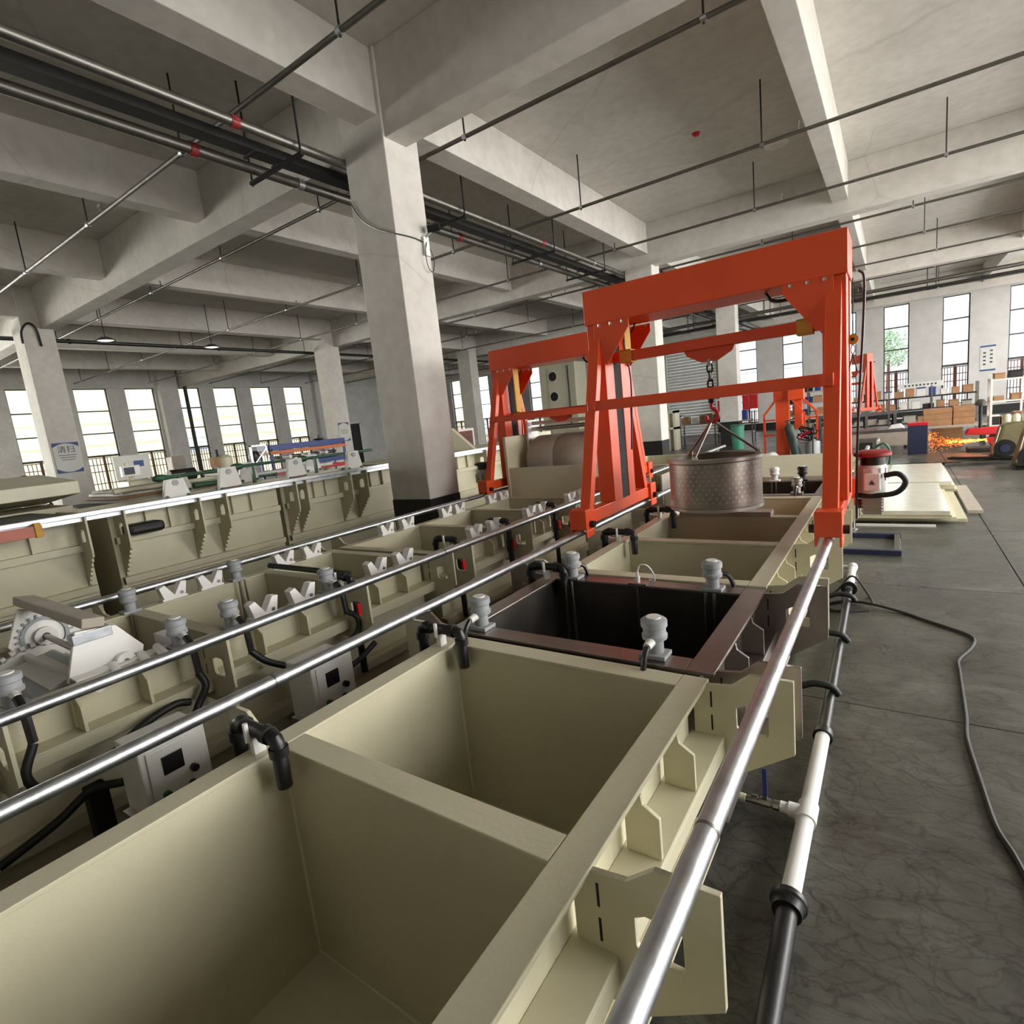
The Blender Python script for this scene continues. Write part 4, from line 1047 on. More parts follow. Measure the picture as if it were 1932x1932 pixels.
# ------------------------------------------------------------------ orange gantries
def gantry(label, xc, yc, drop=0.0):
    g = thing('gantry_crane', label, 'gantry crane', (xc, yc, 0))
    HS = .85
    for s in (-1, 1):
        x = s * HS
        f = MB().box(x - .05, x + .05, -.66, .66, 1.085, 1.19).build('foot_beam', 'orange', g, .006)
        for e in (-1, 1):
            y = e * .70
            mb = MB().box(x - .075, x + .075, y - .07, y + .07, 1.06, 1.22)
            mb.box(x - .075, x - .06, y - .07, y + .07, 1.0, 1.06).box(x + .06, x + .075, y - .07, y + .07, 1.0, 1.06)
            mb.build('wheel_block', 'orange', g, .006)
            MB().cyl((x - .04, y, 1.098), (x + .04, y, 1.098), .036, 16).build('wheel', 'steel_dark', g)
            MB().cyl((x - .11, y, 1.10), (x - .075, y, 1.10), .028, 12).cyl((x + .075, y, 1.10), (x + .11, y, 1.10), .028, 12).build('axle_cap', 'black', g)
        MB().bar((x, -.60, 1.19), (x, -.15, 2.66), .09, .075, (1, 0, 0)).build('front_leg', 'orange', g, .005)
        MB().bar((x, .60, 1.19), (x, .20, 2.66), .09, .075, (1, 0, 0)).build('rear_leg', 'orange', g, .005)
        # mast: two channels with the lifting slot between them
        MB().box(x - .07, x + .07, -.20, -.03, 1.19, 2.66).build('mast_channel', 'orange', g, .005)
        MB().box(x - .07, x - .055, .12, .26, 1.19, 2.66).box(x + .055, x + .07, .12, .26, 1.19, 2.66).box(x - .055, x + .055, .245, .26, 1.19, 2.66).build('mast_channel', 'orange', g, .003)
        MB().box(x - s * .065, x - s * .055, -.02, .11, 1.19, 2.66).build('slot_shade', 'dark', g)  # near-black strip put in for the shade inside the slot
        for y in (-.215, .275):
            MB().prism([(0, 2.66), (-s * .30, 2.66), (-s * .30, 2.60), (-s * .10, 2.33), (0, 2.33)], (x, y, 0), (1, 0, 0), (0, 0, 1), .012).build('gusset', 'orange', g, .002)
        for y, z in ((-.215, 2.64), (.275, 2.64)):
            mb = MB()
            for k in range(3):
                mb.cyl((x - s * (.05 + .1 * k), y, 2.655), (x - s * (.05 + .1 * k), y, 2.635), .014, 8)
            mb.build('bolts', 'steel', g)
        # strap that carries the lifting bar
        xs = x - s * .19
        mb = MB().box(xs - .004, xs + .004, -.05, .07, 2.43 - drop, 2.66)
        mb.box(xs - .05, xs + .05, -.06, -.05, 2.34 - drop, 2.44 - drop).box(xs - .05, xs + .05, .05, .06, 2.34 - drop, 2.44 - drop).box(xs - .05, xs + .05, -.06, .06, 2.43 - drop, 2.44 - drop).box(xs - .05, xs + .05, -.06, .06, 2.335 - drop, 2.345 - drop)
        mb.build('strap', 'yellow', g)
    MB().box(-.93, .93, -.22, .20, 2.66, 2.93).build('top_beam', 'orange', g, .006)
    b = MB().box(-.79, .79, -.04, .04, 2.35 - drop, 2.43 - drop).build('lifting_bar', 'orange', g, .005)
    MB().prism([(-.19, 2.35), (.19, 2.35), (.17, 2.31), (.06, 2.25), (-.06, 2.25), (-.17, 2.31)], (0, 0, -drop), (1, 0, 0), (0, 0, 1), .02).build('hook_plate', 'orange', b, .003)
    yl = -.60 + (2.0 - 1.19) / 1.47 * .45 - .045
    MB().box(-.86, .86, yl - .03, yl + .03, 1.965, 2.045).build('lower_crossbar', 'orange', g, .004)
    yr = .60 - (2.0 - 1.19) / 1.47 * .40 + .045
    mb = MB()
    for s in (-1, 1):
        for z in (1.99, 2.02):
            mb.cyl((s * .80, yl - .03, z), (s * .80, yl - .05, z), .012, 8)
    mb.build('bolts', 'orange', g)
    MB().tube(smooth_path([(.42, -.05, 2.655), (.46, -.06, 2.60), (.54, -.06, 2.585), (.64, -.06, 2.60), (.70, -.06, 2.64)]), .012, 8).build('wire', 'black', g)
    MB().tube(smooth_path([(-.62, .1, 2.655), (-.66, .12, 2.6), (-.74, .12, 2.52), (-.70, .13, 2.2), (-.74, .14, 1.6)]), .008, 6).build('wire', 'black', g)
    return g
g1 = gantry('orange gantry crane carrying the steel drum over the near tank line', -1.18, 4.50)
g2 = gantry('orange gantry crane over the second line behind the near column', -3.65, 6.50, .36)
g3 = copy_tree(g1); g3.location = (-1.145, 22.736, 0); g3.rotation_euler = (0, 0, R(-60)); g3.scale = (1, .45, 1); g3['label'] = 'distant orange gantry crane in front of the far windows'

for x_ in (-.85, .85):
    o = thing('runway_beam', 'dark steel runway under the distant gantry, %s beam' % ('rear' if x_ < 0 else 'front'), 'beam', (-1.145 + x_ * .5, 22.736 - x_ * .866, 0), None, R(-60))
    MB().box(-.05, .05, -.9, .9, .9, .995).build('beam', 'darksteel', o)
    for y_ in (-.8, .8):
        MB().box(-.05, .05, y_ - .05, y_ + .05, 0, .9).build('post', 'darksteel', o)
def drive_motor(x, y, z, label, top, side, body='white_paint', s=1.0):
    o = thing('drive_motor', label, 'motor', (x, y, z))
    MB().cyl((-side * .10, 0, .05), (0, 0, .05), .035 * s, 14).build('shaft', 'brown', o)
    MB().box(-.06 * s, .06 * s, -.06 * s, .06 * s, -.02, .12 * s).build('gearbox', 'steel', o, .008)
    mb = MB()
    for k in range(5):
        mb.box(-.066 * s, .066 * s, -.066 * s, .066 * s, 0 + k * .022, .008 + k * .022)
    mb.build('gearbox_fin', 'steel', o)
    MB().lathe([(0, .12), (.085, .12), (.09, .14), (.09, .31), (.08, .33), (0, .33)], seg=22).build('housing', body, o)
    mb = MB()
    for k in range(12):
        a = 2 * math.pi * k / 12
        mb.bar((.088 * math.cos(a), .088 * math.sin(a), .22), (.088 * math.cos(a), .088 * math.sin(a), .31), .012, .012)
    mb.build('cooling_fin', body, o)
    MB().box(-.05, .05, -.13, -.085, .16, .28).build('terminal_box', body, o, .01)
    MB().prism([(-.018, 0), (.018, 0), (0, .032)], (0, -.132, .205), (1, 0, 0), (0, 0, 1), .002).build('warning_mark', 'ink', o)
    MB().lathe([(0, .43), (.09, .428), (.115, .415), (.115, .395), (.09, .385)], seg=22).build('fan_cowl', 'oldred' if top == 'red' else top, o)
    MB().lathe([(.075, .385), (.075, .33)], seg=22).build('cowl_neck', 'black', o)
    if top == 'red':
        MB().tube(smooth_path([(.05, -.1, .2), (.14, -.1, .19), (.19, -.08, .22), (.2, -.05, .26)]) if False else smooth_path([(.07, -.08, .26), (.15, -.09, .27), (.19, -.08, .21), (.14, -.08, .14), (.02, -.08, .12), (-.1, -.06, .12)]), .018, 10).build('hose', 'rubber', o)
    return o
drive_motor(-.13, 4.62, 1.06, 'white motor with red cap on the right foot of the near gantry', 'red', 1)
drive_motor(-2.17, 5.05, 1.06, 'grey motor with black cap on the left foot of the near gantry', 'black', -1, 'grey')
drive_motor(-4.68, 6.02, 1.02, 'silver motor beside the left foot of the rear gantry', 'black', -1, 'steel')

# hook, slings and the stainless drum
h = thing('chain_hook', 'red hook on black chain under the lifting bar of the near gantry', 'hook', (-1.18, 4.50, 0))
z = 2.245
MB().box(-.012, .012, -.02, .02, 2.22, 2.27).build('shackle', 'steel', h)
for k in range(4):
    c = z - .045 - k * .06
    ring = []
    for j in range(17):
        a = 2 * math.pi * j / 16
        dx, dz = .020 * math.cos(a), .036 * math.sin(a)
        ring.append((dx, 0, c + dz) if k % 2 == 0 else (0, dx, c + dz))
    MB().tube(ring, .009, 8).build('link', 'black', h)
MB().cyl((0, 0, 2.0), (0, 0, 1.93), .03, 12, .02).box(-.035, .035, -.012, .012, 1.98, 2.02).build('swivel', 'black', h)
hk = [(0, 0, 1.94), (.0, 0, 1.90), (.03, 0, 1.87), (.045, 0, 1.835), (.03, 0, 1.80), (0, 0, 1.785), (-.035, 0, 1.80), (-.045, 0, 1.835)]
MB().tube(smooth_path(hk, 5), .014, 10).build('hook', 'red', h)
d = thing('steel_drum', 'round perforated stainless steel drum hanging from the near gantry', 'drum', (-1.18, 4.50, 0))
rd, z0, z1 = .345, 1.12, 1.515
MB().lathe([(rd, z0), (rd, z1), (rd - .012, z1), (rd - .012, z0 + .012)], seg=64).build('shell', 'drum', d)
MB().lathe([(rd - .002, z1 - .03), (rd + .012, z1 - .02), (rd + .014, z1 + .005), (rd - .02, z1 + .012), (rd - .035, z1 + .002)], seg=64).build('top_rim', 'steel', d)
MB().lathe([(rd - .002, z0 + .03), (rd + .008, z0 + .025), (rd + .008, z0), (rd - .02, z0 - .006)], seg=64).build('bottom_rim', 'steel', d)
MB().lathe([(0, z0 + .006), (rd - .005, z0 + .006), (rd - .005, z0), (0, z0)], seg=48).build('bottom', 'drum', d)
mb = MB(); n = 0
for r_ in range(9):
    for k in range(46):
        a = 2 * math.pi * (k + .5 * (r_ % 2)) / 46; zz = z0 + .075 + r_ * .034
        c = Vector((rd * math.cos(a), rd * math.sin(a), zz)); e = Vector((math.cos(a), math.sin(a), 0))
        u = Vector((-math.sin(a), math.cos(a), 0)); vv = Vector((0, 0, 1))
        pts = [c + e * .0012 + u * .008 * math.cos(q) + vv * .008 * math.sin(q) for q in (0, R(60), R(120), R(180), R(240), R(300))]
        mb.add(pts, [(0, 1, 2, 3, 4, 5)])
tag(mb.build('perforation', 'drum_dot', d), kind='stuff')
for k, a in enumerate((20, 140, 260)):
    px, py = (rd - .02) * math.cos(R(a)), (rd - .02) * math.sin(R(a))
    MB().box(px - .02, px + .02, py - .006, py + .006, z1 - .06, z1 + .03).build('lug', 'cream', d)
    MB().cyl((px, py, z1 + .02), (.0, 0, 1.80), .009, 8).build('sling', 'steel', d)
# pulley with wires hanging beside the right leg
p = thing('hoist_pulley', 'brass pulley with two wires hanging right of the near gantry', 'pulley', (-.24, 4.55, 2.26))
MB().cyl((0, -.014, 0), (0, .014, 0), .034, 20).build('sheave', 'yellow', p)
MB().cyl((0, -.018, 0), (0, .018, 0), .012, 10).build('axle', 'black', p)
MB().cyl((0, 0, .03), (0, 0, .40), .004, 6).build('hanging_wire', 'black', p)
MB().tube([(0.012 * math.cos(2 * math.pi * j / 12), 0, -.065 + .03 * math.sin(2 * math.pi * j / 12)) for j in range(13)], .004, 6).build('shackle', 'steel', p)
MB().cyl((0, 0, -.095), (-.03, 0, -.22), .004, 6).cyl((0, 0, -.095), (.025, 0, -.22), .004, 6).build('wire', 'black', p)
tag(MB().tube(smooth_path([(-.20, 4.42, 2.68), (-.17, 4.45, 2.62), (-.18, 4.5, 2.3), (-.20, 4.5, 1.9), (-.215, 4.5, 1.5), (-.22, 4.5, 1.2), (-.22, 4.5, 1.02)]), .008, 8).build('pendant_cable', 'black'), 'black cable hanging down beside the right leg of the near gantry', 'cable')
tag(MB().box(-1.60, -.84, 4.86, 5.0, RIM, RIM + .045).build('loose_plank', 'board', bevel=.004), 'grey plank lying on the partition below the hanging drum', 'plank')
# ------------------------------------------------------------------ floor pipes and walkway on the right
px_, pz = -.32, .055
fp = thing('floor_pipe', 'white and black drain pipe along the floor at the right', 'pipe', (px_, 0, 0))
MB().cyl((.03, .6, pz), (0, 1.97, pz), .037, 20).build('black_section', 'black', fp)
MB().lathe([(.037, -.04), (.052, -.04), (.056, -.01), (.066, .0), (.066, .022), (.04, .03)], (0, 1.97, pz), (0, 1, 0), 22).build('coupling', 'black', fp)
MB().cyl((0, 2.0, pz), (0, 3.2, pz), .036, 20).build('white_section', 'white', fp)
MB().lathe([(.03, -.03), (.05, -.03), (.05, .02), (.03, .03)], (0, 3.21, pz), (0, 1, 0), 20).build('coupling', 'black', fp)
MB().cyl((0, 3.25, pz), (-.03, 5.82, pz), .030, 20).build('dark_section', 'black', fp)
MB().lathe([(.03, -.02), (.068, -.02), (.068, .0), (.05, .02), (.036, .03)], (-.03, 5.86, pz + .012), (0, 1, 0), 22).build('coupling', 'black', fp)
MB().cyl((-.03, 5.9, pz), (-.04, 6.6, pz), .036, 20).build('white_section', 'white', fp)
MB().lathe([(0, -.06), (.043, -.06), (.046, 0), (.043, .045), (0, .05)], (-.04, 6.62, pz), (0, 1, 0), 20).build('end_cap', 'white', fp)
MB().cyl((-.04, 6.62, pz), (-.2, 6.62, pz), .022, 14).build('branch', 'white', fp)
MB().cyl((0, 2.45, pz), (0, 2.57, pz), .044, 20).cyl((0, 2.51, pz), (-.075, 2.51, pz), .034, 16).cyl((-.07, 2.51, pz), (-.11, 2.51, pz), .027, 16).build('tee', 'white', fp)
MB().cyl((-.11, 2.51, pz), (-.26, 2.5, pz), .016, 14).cyl((-.115, 2.51, pz), (-.14, 2.51, pz), .023, 8).cyl((-.15, 2.51, pz), (-.2, 2.51, pz), .022, 8).cyl((-.21, 2.51, pz), (-.235, 2.51, pz), .023, 8).box(-.185, -.165, 2.5, 2.52, pz, pz + .035).build('ball_valve', 'steel', fp)
MB().bar((-.175, 2.51, pz + .035), (-.185, 2.56, pz + .14), .02, .006, (1, 0, 0)).build('valve_lever', 'blue', fp)
MB().cyl((-.26, 2.5, pz), (-.31, 2.5, pz), .02, 12).build('union', 'cream', fp)
for y, s in ((5.5, 0), (4.55, .03), (3.68, .0)):
    MB().tube(smooth_path([(-.28, y - .02, .09), (-.2, y - .02, .085), (-.1, y, .12), (0, y + .01, .11), (.04, y + .02, .06)]), .022, 10).build('feed_hose', 'rubber', fp)
tag(MB().tube(smooth_path([(-.52, 5.78, .012), (-.45, 5.95, .012), (-.33, 6.02, .14), (-.19, 5.84, .012), (-.15, 5.62, .012)], 8), .009, 8).build('short_cable', 'rubber'), 'short black cable crossing the white end of the floor pipe', 'cable')
cab = [(-.18, 5.45, .012), (-.42, 5.35, .012), (-.5, 5.5, .012), (-.4, 5.62, .012), (-.2, 5.58, .03), (.05, 5.48, .012), (.2, 5.34, .012), (.35, 5.21, .012), (.46, 5.1, .012), (.49, 5.0, .012), (.45, 4.82, .012), (.37, 4.6, .012), (.36, 4.39, .012), (.345, 3.8, .012), (.33, 3.54, .012), (.35, 3.13, .012), (.37, 2.83, .012), (.41, 2.66, .012), (.44, 2.45, .012), (.47, 2.1, .012), (.5, 1.5, .012), (.56, .8, .012)]
tag(MB().tube(smooth_path(cab, 6), .011, 8).build('floor_cable', 'rubber'), 'long black cable winding over the floor at the right', 'cable')
o = thing('floor_rack', 'navy square-tube frame lying flat on the floor', 'frame', (-.3, 7.85, 0))
MB().box(-.3, .37, -.47, -.41, .0, .06).build('long_bar', 'navy', o, .004)
MB().box(-.3, .37, .38, .44, .0, .06).build('long_bar', 'navy', o, .004)
MB().box(.30, .36, -.41, .38, .0, .06).build('end_bar', 'galv_dull', o, .004)
o = thing('stand_leg', 'thin galvanised leg standing at the end of the board stack', 'leg stand', (-.46, 8.75, 0))
MB().cyl((0, 0, 0), (0, 0, .62), .014, 10).build('post', 'galv', o)
MB().lathe([(0, 0), (.05, 0), (.05, .008), (.014, .02)], seg=14).build('foot', 'galv', o)
for k, (x0, x1, y0, y1, z0, z1, m, lab) in enumerate((
    (-.48, .80, 9.30, 11.55, .0, .05, 'beige_dull', 'bottom beige board of the near floor stack'),
    (-.50, .68, 9.15, 11.5, .05, .10, 'beige', 'second beige board of the near floor stack'),
    (-.47, .62, 9.02, 11.5, .10, .15, 'beige_dull', 'third beige board of the near floor stack'),
    (-.46, .60, 9.00, 11.5, .15, .21, 'beige', 'glossy top board of the near floor stack'),
    (-.72, .86, 11.62, 14.3, .0, .08, 'beige_dull', 'lower beige board of the far floor stack'),
    (-.68, .82, 11.60, 14.2, .08, .15, 'beige', 'middle beige board of the far floor stack'),
    (-.66, .78, 11.56, 14.1, .15, .22, 'beige', 'top beige board of the far floor stack'),
    (-.45, .45, 8.93, 9.0, .0, .03, 'white_paint', 'white strip lying before the board stack'),
    (-.47, -.2, 9.2, 9.5, .21, .26, 'beige_dull', 'small offcut on the near board stack'),
    (.85, 1.02, 9.9, 12.2, 0, .05, 'board', 'narrow grey offcut right of the board stack'))):
    gm = M[m]
    if 'top' in lab: gm = M.setdefault('gloss', mat('glossy_film_board', (214, 210, 190), .16, var=.08, scale=5.0, bump=.12, bscale=7.0))
    tag(MB().box(x0, x1, y0, y1, z0, z1).build('plastic_board', gm, bevel=.004), lab, 'board')
# grey panels between the lines
o = thing('splash_panel', 'grey panel on posts between the rails behind the near gantry', 'panel', (-2.70, 8.6, 0))
MB().box(-.01, .01, -1.1, 1.4, .45, 1.0).build('sheet', 'board', o)
for y in (-.55, .4, 1.3):
    MB().box(.01, .04, y - .02, y + .02, 0, 1.0).build('post', 'darksteel', o)

# ------------------------------------------------------------------ workshop clutter near the far wall
o = thing('orange_trestle', 'orange crane end frame standing on the workshop floor', 'trestle', (-2.65, 19.0, 0))
MB().box(-.45, .35, -.1, .1, 1.72, 2.05).build('head_plate', 'orange', o, .01)
MB().box(.0, .42, -.4, -.1, 1.72, 2.05).build('head_box', 'orange', o, .01)
MB().box(-.40, -.02, -.08, .08, 0, 1.72).build('mast', 'orange', o, .01)
MB().box(.12, .34, -.08, .08, .85, 1.72).build('mast', 'orange', o, .01)
for xa, xb in ((-.72, -.42), (.30, .70)):
    s = -1 if xa < -.5 else 1
    xo = -.74 if s < 0 else .72; xi = -.43 if s < 0 else .36
    MB().bar((xi, 0, 1.72), (xo, 0, 1.32), .06, .06, (0, 1, 0)).build('brace', 'orange', o)
    MB().box(xo - .03, xo + .03, -.03, .03, 0.0, 1.33).build('side_leg', 'orange', o)
    MB().box(min(xo, xi), max(xo, xi), -.03, .03, .65, .71).build('rung', 'orange', o)
    MB().box(min(xo, xi), max(xo, xi), -.03, .03, 1.12, 1.17).build('rung', 'orange', o)
MB().bar((.1, -.3, 1.72), (.42, -.3, 1.3), .05, .05, (0, 1, 0)).box(.39, .45, -.33, -.27, .8, 1.32).build('front_brace', 'orange', o)
def cylinder(x, y, r, ht, m, label, lean=0):
    o = thing('gas_cylinder', label, 'gas cylinder', (x, y, 0)); o.rotation_euler = (0, lean, 0)
    MB().lathe([(0, 0), (r, 0), (r, ht * .82), (r * .85, ht * .91), (r * .35, ht * .96), (r * .3, ht)], seg=22).build('body', m, o)
    MB().cyl((0, 0, ht), (0, 0, ht + .08), r * .25, 10).box(-r * .6, r * .6, -.03, .03, ht + .03, ht + .07).build('valve', 'brown', o)
cylinder(-2.44, 18.7, .13, 1.08, 'bottle', 'dark green gas cylinder leaning before the orange trestle', R(-13))
cylinder(-2.02, 18.7, .2, .5, 'grey', 'squat grey gas cylinder beside the green one', 0)
cylinder(-1.60, 18.9, .16, .5, 'white_paint', 'small pale gas cylinder behind the gantry leg', 0)
o = thing('torch_stand', 'tangle of black hoses with red torch above the grey cylinder', 'torch', (-2.1, 18.36, 0))
for k in range(5):
    rr = random.Random(k)
    MB().tube(smooth_path([(rr.uniform(-.3, .3), rr.uniform(-.1, .1), .45 + rr.uniform(0, .55)) for _ in range(6)]), .018, 6).build('hose', 'black' if k < 4 else 'red', o)
MB().cyl((.12, 0, 0), (.12, 0, .95), .02, 8).build('post', 'darksteel', o)
tag(MB().hexa([(-3.7, 18.2, 0), (-2.9, 18.2, 0), (-2.9, 18.8, 0), (-3.7, 18.8, 0)], [(-3.55, 18.3, .14), (-3.1, 18.25, .22), (-3.05, 18.7, .2), (-3.5, 18.7, .12)]).build('film_bundle', 'white_paint', bevel=.05), 'crumpled pale plastic film on the floor before the trestle', 'film')
# steel table, abrasive cutter, sparks
o = thing('steel_table', 'long pale steel table left of the spark shield', 'table', (-.5, 20.2, 0))
MB().box(-1.2, .85, -.6, .6, .50, .58).build('table_top', 'galv_dull', o, .01)
MB().box(-1.15, .8, -.58, -.5, .1, .5).build('apron', 'board', o)
for x in (-1.1, .75):
    for y in (-.5, .5):
        MB().box(x - .04, x + .04, y - .04, y + .04, 0, .5).build('leg', 'darksteel', o)
tag(MB().hexa([(-.2, 19.7, .58), (.25, 19.7, .58), (.25, 20.1, .58), (-.2, 20.1, .58)], [(-.1, 19.75, .7), (.15, 19.75, .74), (.12, 20.0, .7), (-.08, 20.0, .68)]).build('film_bundle', 'white', bevel=.04), 'crumpled white film lying on the steel table', 'film')
o = thing('spark_shield', 'dark box with red lid that catches the grinding sparks', 'box', (.49, 18.2, 0))
MB().box(-.21, .21, -.2, .2, 0, .74).build('box', 'navy', o, .01)
MB().box(-.22, .22, -.21, .21, .74, .82).build('lid', 'red', o, .01)
mb = MB(); core = MB(); rr = random.Random(11)
for k in range(520):
    t = rr.random() ** .7; x = 2.0 - t * 1.28; sp = .012 + t * t * .13
    c = Vector((x, 18.15 + rr.gauss(0, .04), .27 - .04 * t + max(-2.2, min(2.2, rr.gauss(0, 1))) * sp))
    c.z = max(.015, c.z)
    l = rr.uniform(.01, .045) * (1.5 - t)
    dv = Vector((-1, rr.gauss(0, .12), rr.gauss(0, .1 + .7 * t))).normalized() * l
    (core if abs(c.z - .26) < .035 and t < .7 else mb).bar(c, c + dv, .0045, .0045)
for k in range(60):
    c = Vector((.73 + rr.random() ** 2 * .2, 18.12 + rr.gauss(0, .04), .33 + rr.random() * .2)); mb.bar(c, c + Vector((rr.gauss(0, .02), 0, rr.gauss(0, .02))), .006, .006)
sp_ = thing('grinding_sparks', 'orange jet of grinding sparks flying into the dark box', 'sparks', (0, 0, 0))
sp_['kind'] = 'stuff'
mb.build('spark_shower', 'spark', sp_); core.build('spark_jet', 'spark_core', sp_)
o = thing('abrasive_saw', 'dark red chop saw throwing the sparks', 'saw', (2.0, 18.1, 0))
MB().box(-.5, .6, -.25, .25, .0, .10).build('base', 'darksteel', o, .02)
MB().cyl((.1, -.02, .27), (.1, .02, .27), .2, 26).build('blade', 'darksteel', o)
MB().lathe([(0, -.05), (.24, -.05), (.24, .05), (0, .05)], (.12, 0, .34), (0, 1, 0), 20, math.pi).build('guard', 'red', o)
MB().hexa([(-.55, -.1, .42), (.5, -.1, .38), (.5, .1, .38), (-.55, .1, .42)], [(-.5, -.08, .58), (.5, -.08, .6), (.5, .08, .6), (-.5, .08, .58)]).build('arm', 'red', o, .03)
MB().cyl((-.25, 0, .5), (-.25, 0, 1.15), .035, 10).build('post', 'rubber', o)
MB().lathe([(0, 0), (.1, .02), (.12, .1), (.06, .16), (0, .17)], (-.25, 0, 1.12), seg=14).build('motor_cap', 'galv_dull', o)
for k, (x0, y0, x1, y1, z) in enumerate(((1.1, 16.6, 2.1, 15.9, .03), (1.0, 16.2, 2.2, 16.0, .06), (.9, 15.3, 2.0, 15.4, .03), (.2, 15.6, 1.2, 15.5, .03), (-.6, 15.2, .6, 15.5, .05))):
    tag(MB().bar((x0, y0, z), (x1, y1, z), .05, .05, (0, 0, 1)).build('steel_bar', 'darksteel' if k != 2 else 'galv_dull'), 'steel bar on the workshop floor, %s' % ['pointing at the sparks', 'under the slanting bar', 'nearest the green pumps', 'right behind the far board stack', 'left end behind the board stack'][k], 'bar')
o = thing('welding_set', 'small grey welding set with black front on the floor', 'welder', (-.5, 15.0, 0))
MB().box(-.22, .22, -.25, .25, .3, .74).build('case', 'galv_dull', o, .06)
MB().box(-.17, .1, -.27, -.25, .42, .66).build('front', 'black', o, .02)
MB().box(-.2, .2, -.2, .2, .05, .3).build('trolley', 'darksteel', o)
MB().tube(smooth_path([(.1, -.25, .5), (.3, -.25, .62), (.42, -.2, .4), (.38, -.2, .1), (.3, -.2, .02)]), .025, 8).build('lead', 'green', o)
# shelves with boxes
def shelf(x0, x1, y, zs, label, m='darksteel', posts=3):
    o = thing('storage_shelf', label, 'shelf', ((x0 + x1) / 2, y, 0)); hx2 = (x1 - x0) / 2
    for z in zs:
        MB().box(-hx2, hx2, -.3, .3, z - .05, z).build('shelf_board', m, o)
    for k in range(posts):
        x = -hx2 + 2 * hx2 * k / (posts - 1)
        for yy in (-.28, .28):
            MB().box(x - .025, x + .025, yy - .025, yy + .025, 0, zs[-1] + .35).build('post', 'galv_dull', o)
    return o
shelf(-1.5, 2.4, 26.0, (.35, .85, 1.3), 'dark shelf full of parts below the far windows', 'black', 4)
shelf(-3.9, -2.0, 26.2, (.4, .95, 1.45, 1.9), 'grey parts shelf behind the orange trestle', 'board', 3)
shelf(-9.6, -5.0, 25.6, (.5, 1.0), 'low bench shelf beyond the hanging drum', 'board', 4)
rr = random.Random(21)
bx_n = ['cardboard', 'grey', 'dark', 'white', 'blue', 'brown']
mats = ['card', 'board', 'rubber', 'white_paint', 'blue', 'wood']
cnt = {}
def clutter(x0, x1, y, z, where, n, hmax=.3):
    x = x0
    ords = ['first', 'second', 'third', 'fourth', 'fifth', 'sixth', 'seventh', 'eighth', 'ninth', 'tenth', 'eleventh', 'twelfth', 'thirteenth', 'fourteenth']
    for k in range(n):
        wd = (x1 - x0) / n
        mi = rr.randrange(6); w2 = wd * rr.uniform(.55, .9); h2 = hmax * rr.uniform(.45, 1)
        o = thing('parts_box', '%s box, %s from the left on %s' % (bx_n[mi], ords[k], where), 'box', (x + wd / 2, y + rr.uniform(-.06, .06), z), 'boxes on ' + where)
        MB().box(-w2 / 2, w2 / 2, -.17, .17, 0, h2 * .85).build('carton', mats[mi], o, .008)
        MB().box(-w2 / 2 - .01, w2 / 2 + .01, -.18, .18, h2 * .85, h2).build('lid', mats[(mi + (1 if k % 3 == 0 else 0)) % 6], o, .006)
        x += wd
clutter(-1.4, 2.3, 26.0, .35, 'the low board of the dark shelf', 9)
clutter(-1.4, 2.3, 26.0, .85, 'the middle board of the dark shelf', 10)
clutter(-1.4, 2.3, 26.0, 1.3, 'the top board of the dark shelf', 11, .34)
clutter(-3.8, -2.1, 26.2, .4, 'the low board of the grey shelf', 5)
clutter(-3.8, -2.1, 26.2, .95, 'the second board of the grey shelf', 6)
clutter(-3.8, -2.1, 26.2, 1.45, 'the third board of the grey shelf', 5)
clutter(-3.8, -2.1, 26.2, 1.9, 'the top board of the grey shelf', 5)
clutter(-9.4, -5.2, 25.6, 1.0, 'the bench beyond the drum', 12, .45)
for k, (x, y, wx, hz) in enumerate(((.98, 20.0, .62, .48), (1.57, 20.1, .45, .50), (1.3, 21.4, .7, .95))):
    o = thing('wooden_crate', 'brown wooden crate %s' % ['before the dark shelf, left one', 'before the dark shelf, right one', 'behind the two other crates'][k], 'crate', (x, y, .58 if k < 2 else 0))
    MB().box(-wx / 2, wx / 2, -.25, .25, 0, hz).build('body', 'wood', o)
    for z in range(3):
        MB().box(-wx / 2 - .01, wx / 2 + .01, -.265, -.25, .03 + z * hz / 3, hz / 3 * (z + 1) - .02).build('slat', 'card', o)
o = thing('crate_table', 'low grey table under the two wooden crates', 'table', (1.3, 20.1, 0))
MB().box(-.75, .75, -.4, .4, .52, .58).build('table_top', 'board', o)
for x in (-.7, .7):
    for y in (-.35, .35):
        MB().box(x - .03, x + .03, y - .03, y + .03, 0, .52).build('leg', 'darksteel', o)
o = thing('storage_rack', 'tall white metal rack with a carton on top at the right edge', 'rack', (2.45, 20.0, 0))
for z in (.5, 1.15, 1.72):
    MB().box(-.34, .36, -.3, .3, z - .04, z).build('shelf_board', 'white_paint', o)
for x in (-.33, .35):
    for y in (-.28, .28):
        MB().box(x - .025, x + .025, y - .025, y + .025, 0, 1.74).build('post', 'white_paint', o)
clutter(2.12, 2.8, 20.0, 1.72, 'the top of the white rack', 2, .22)
clutter(2.12, 2.8, 20.0, 1.15, 'the middle of the white rack', 2, .22)
clutter(2.12, 2.8, 20.0, .5, 'the bottom of the white rack', 3, .4)
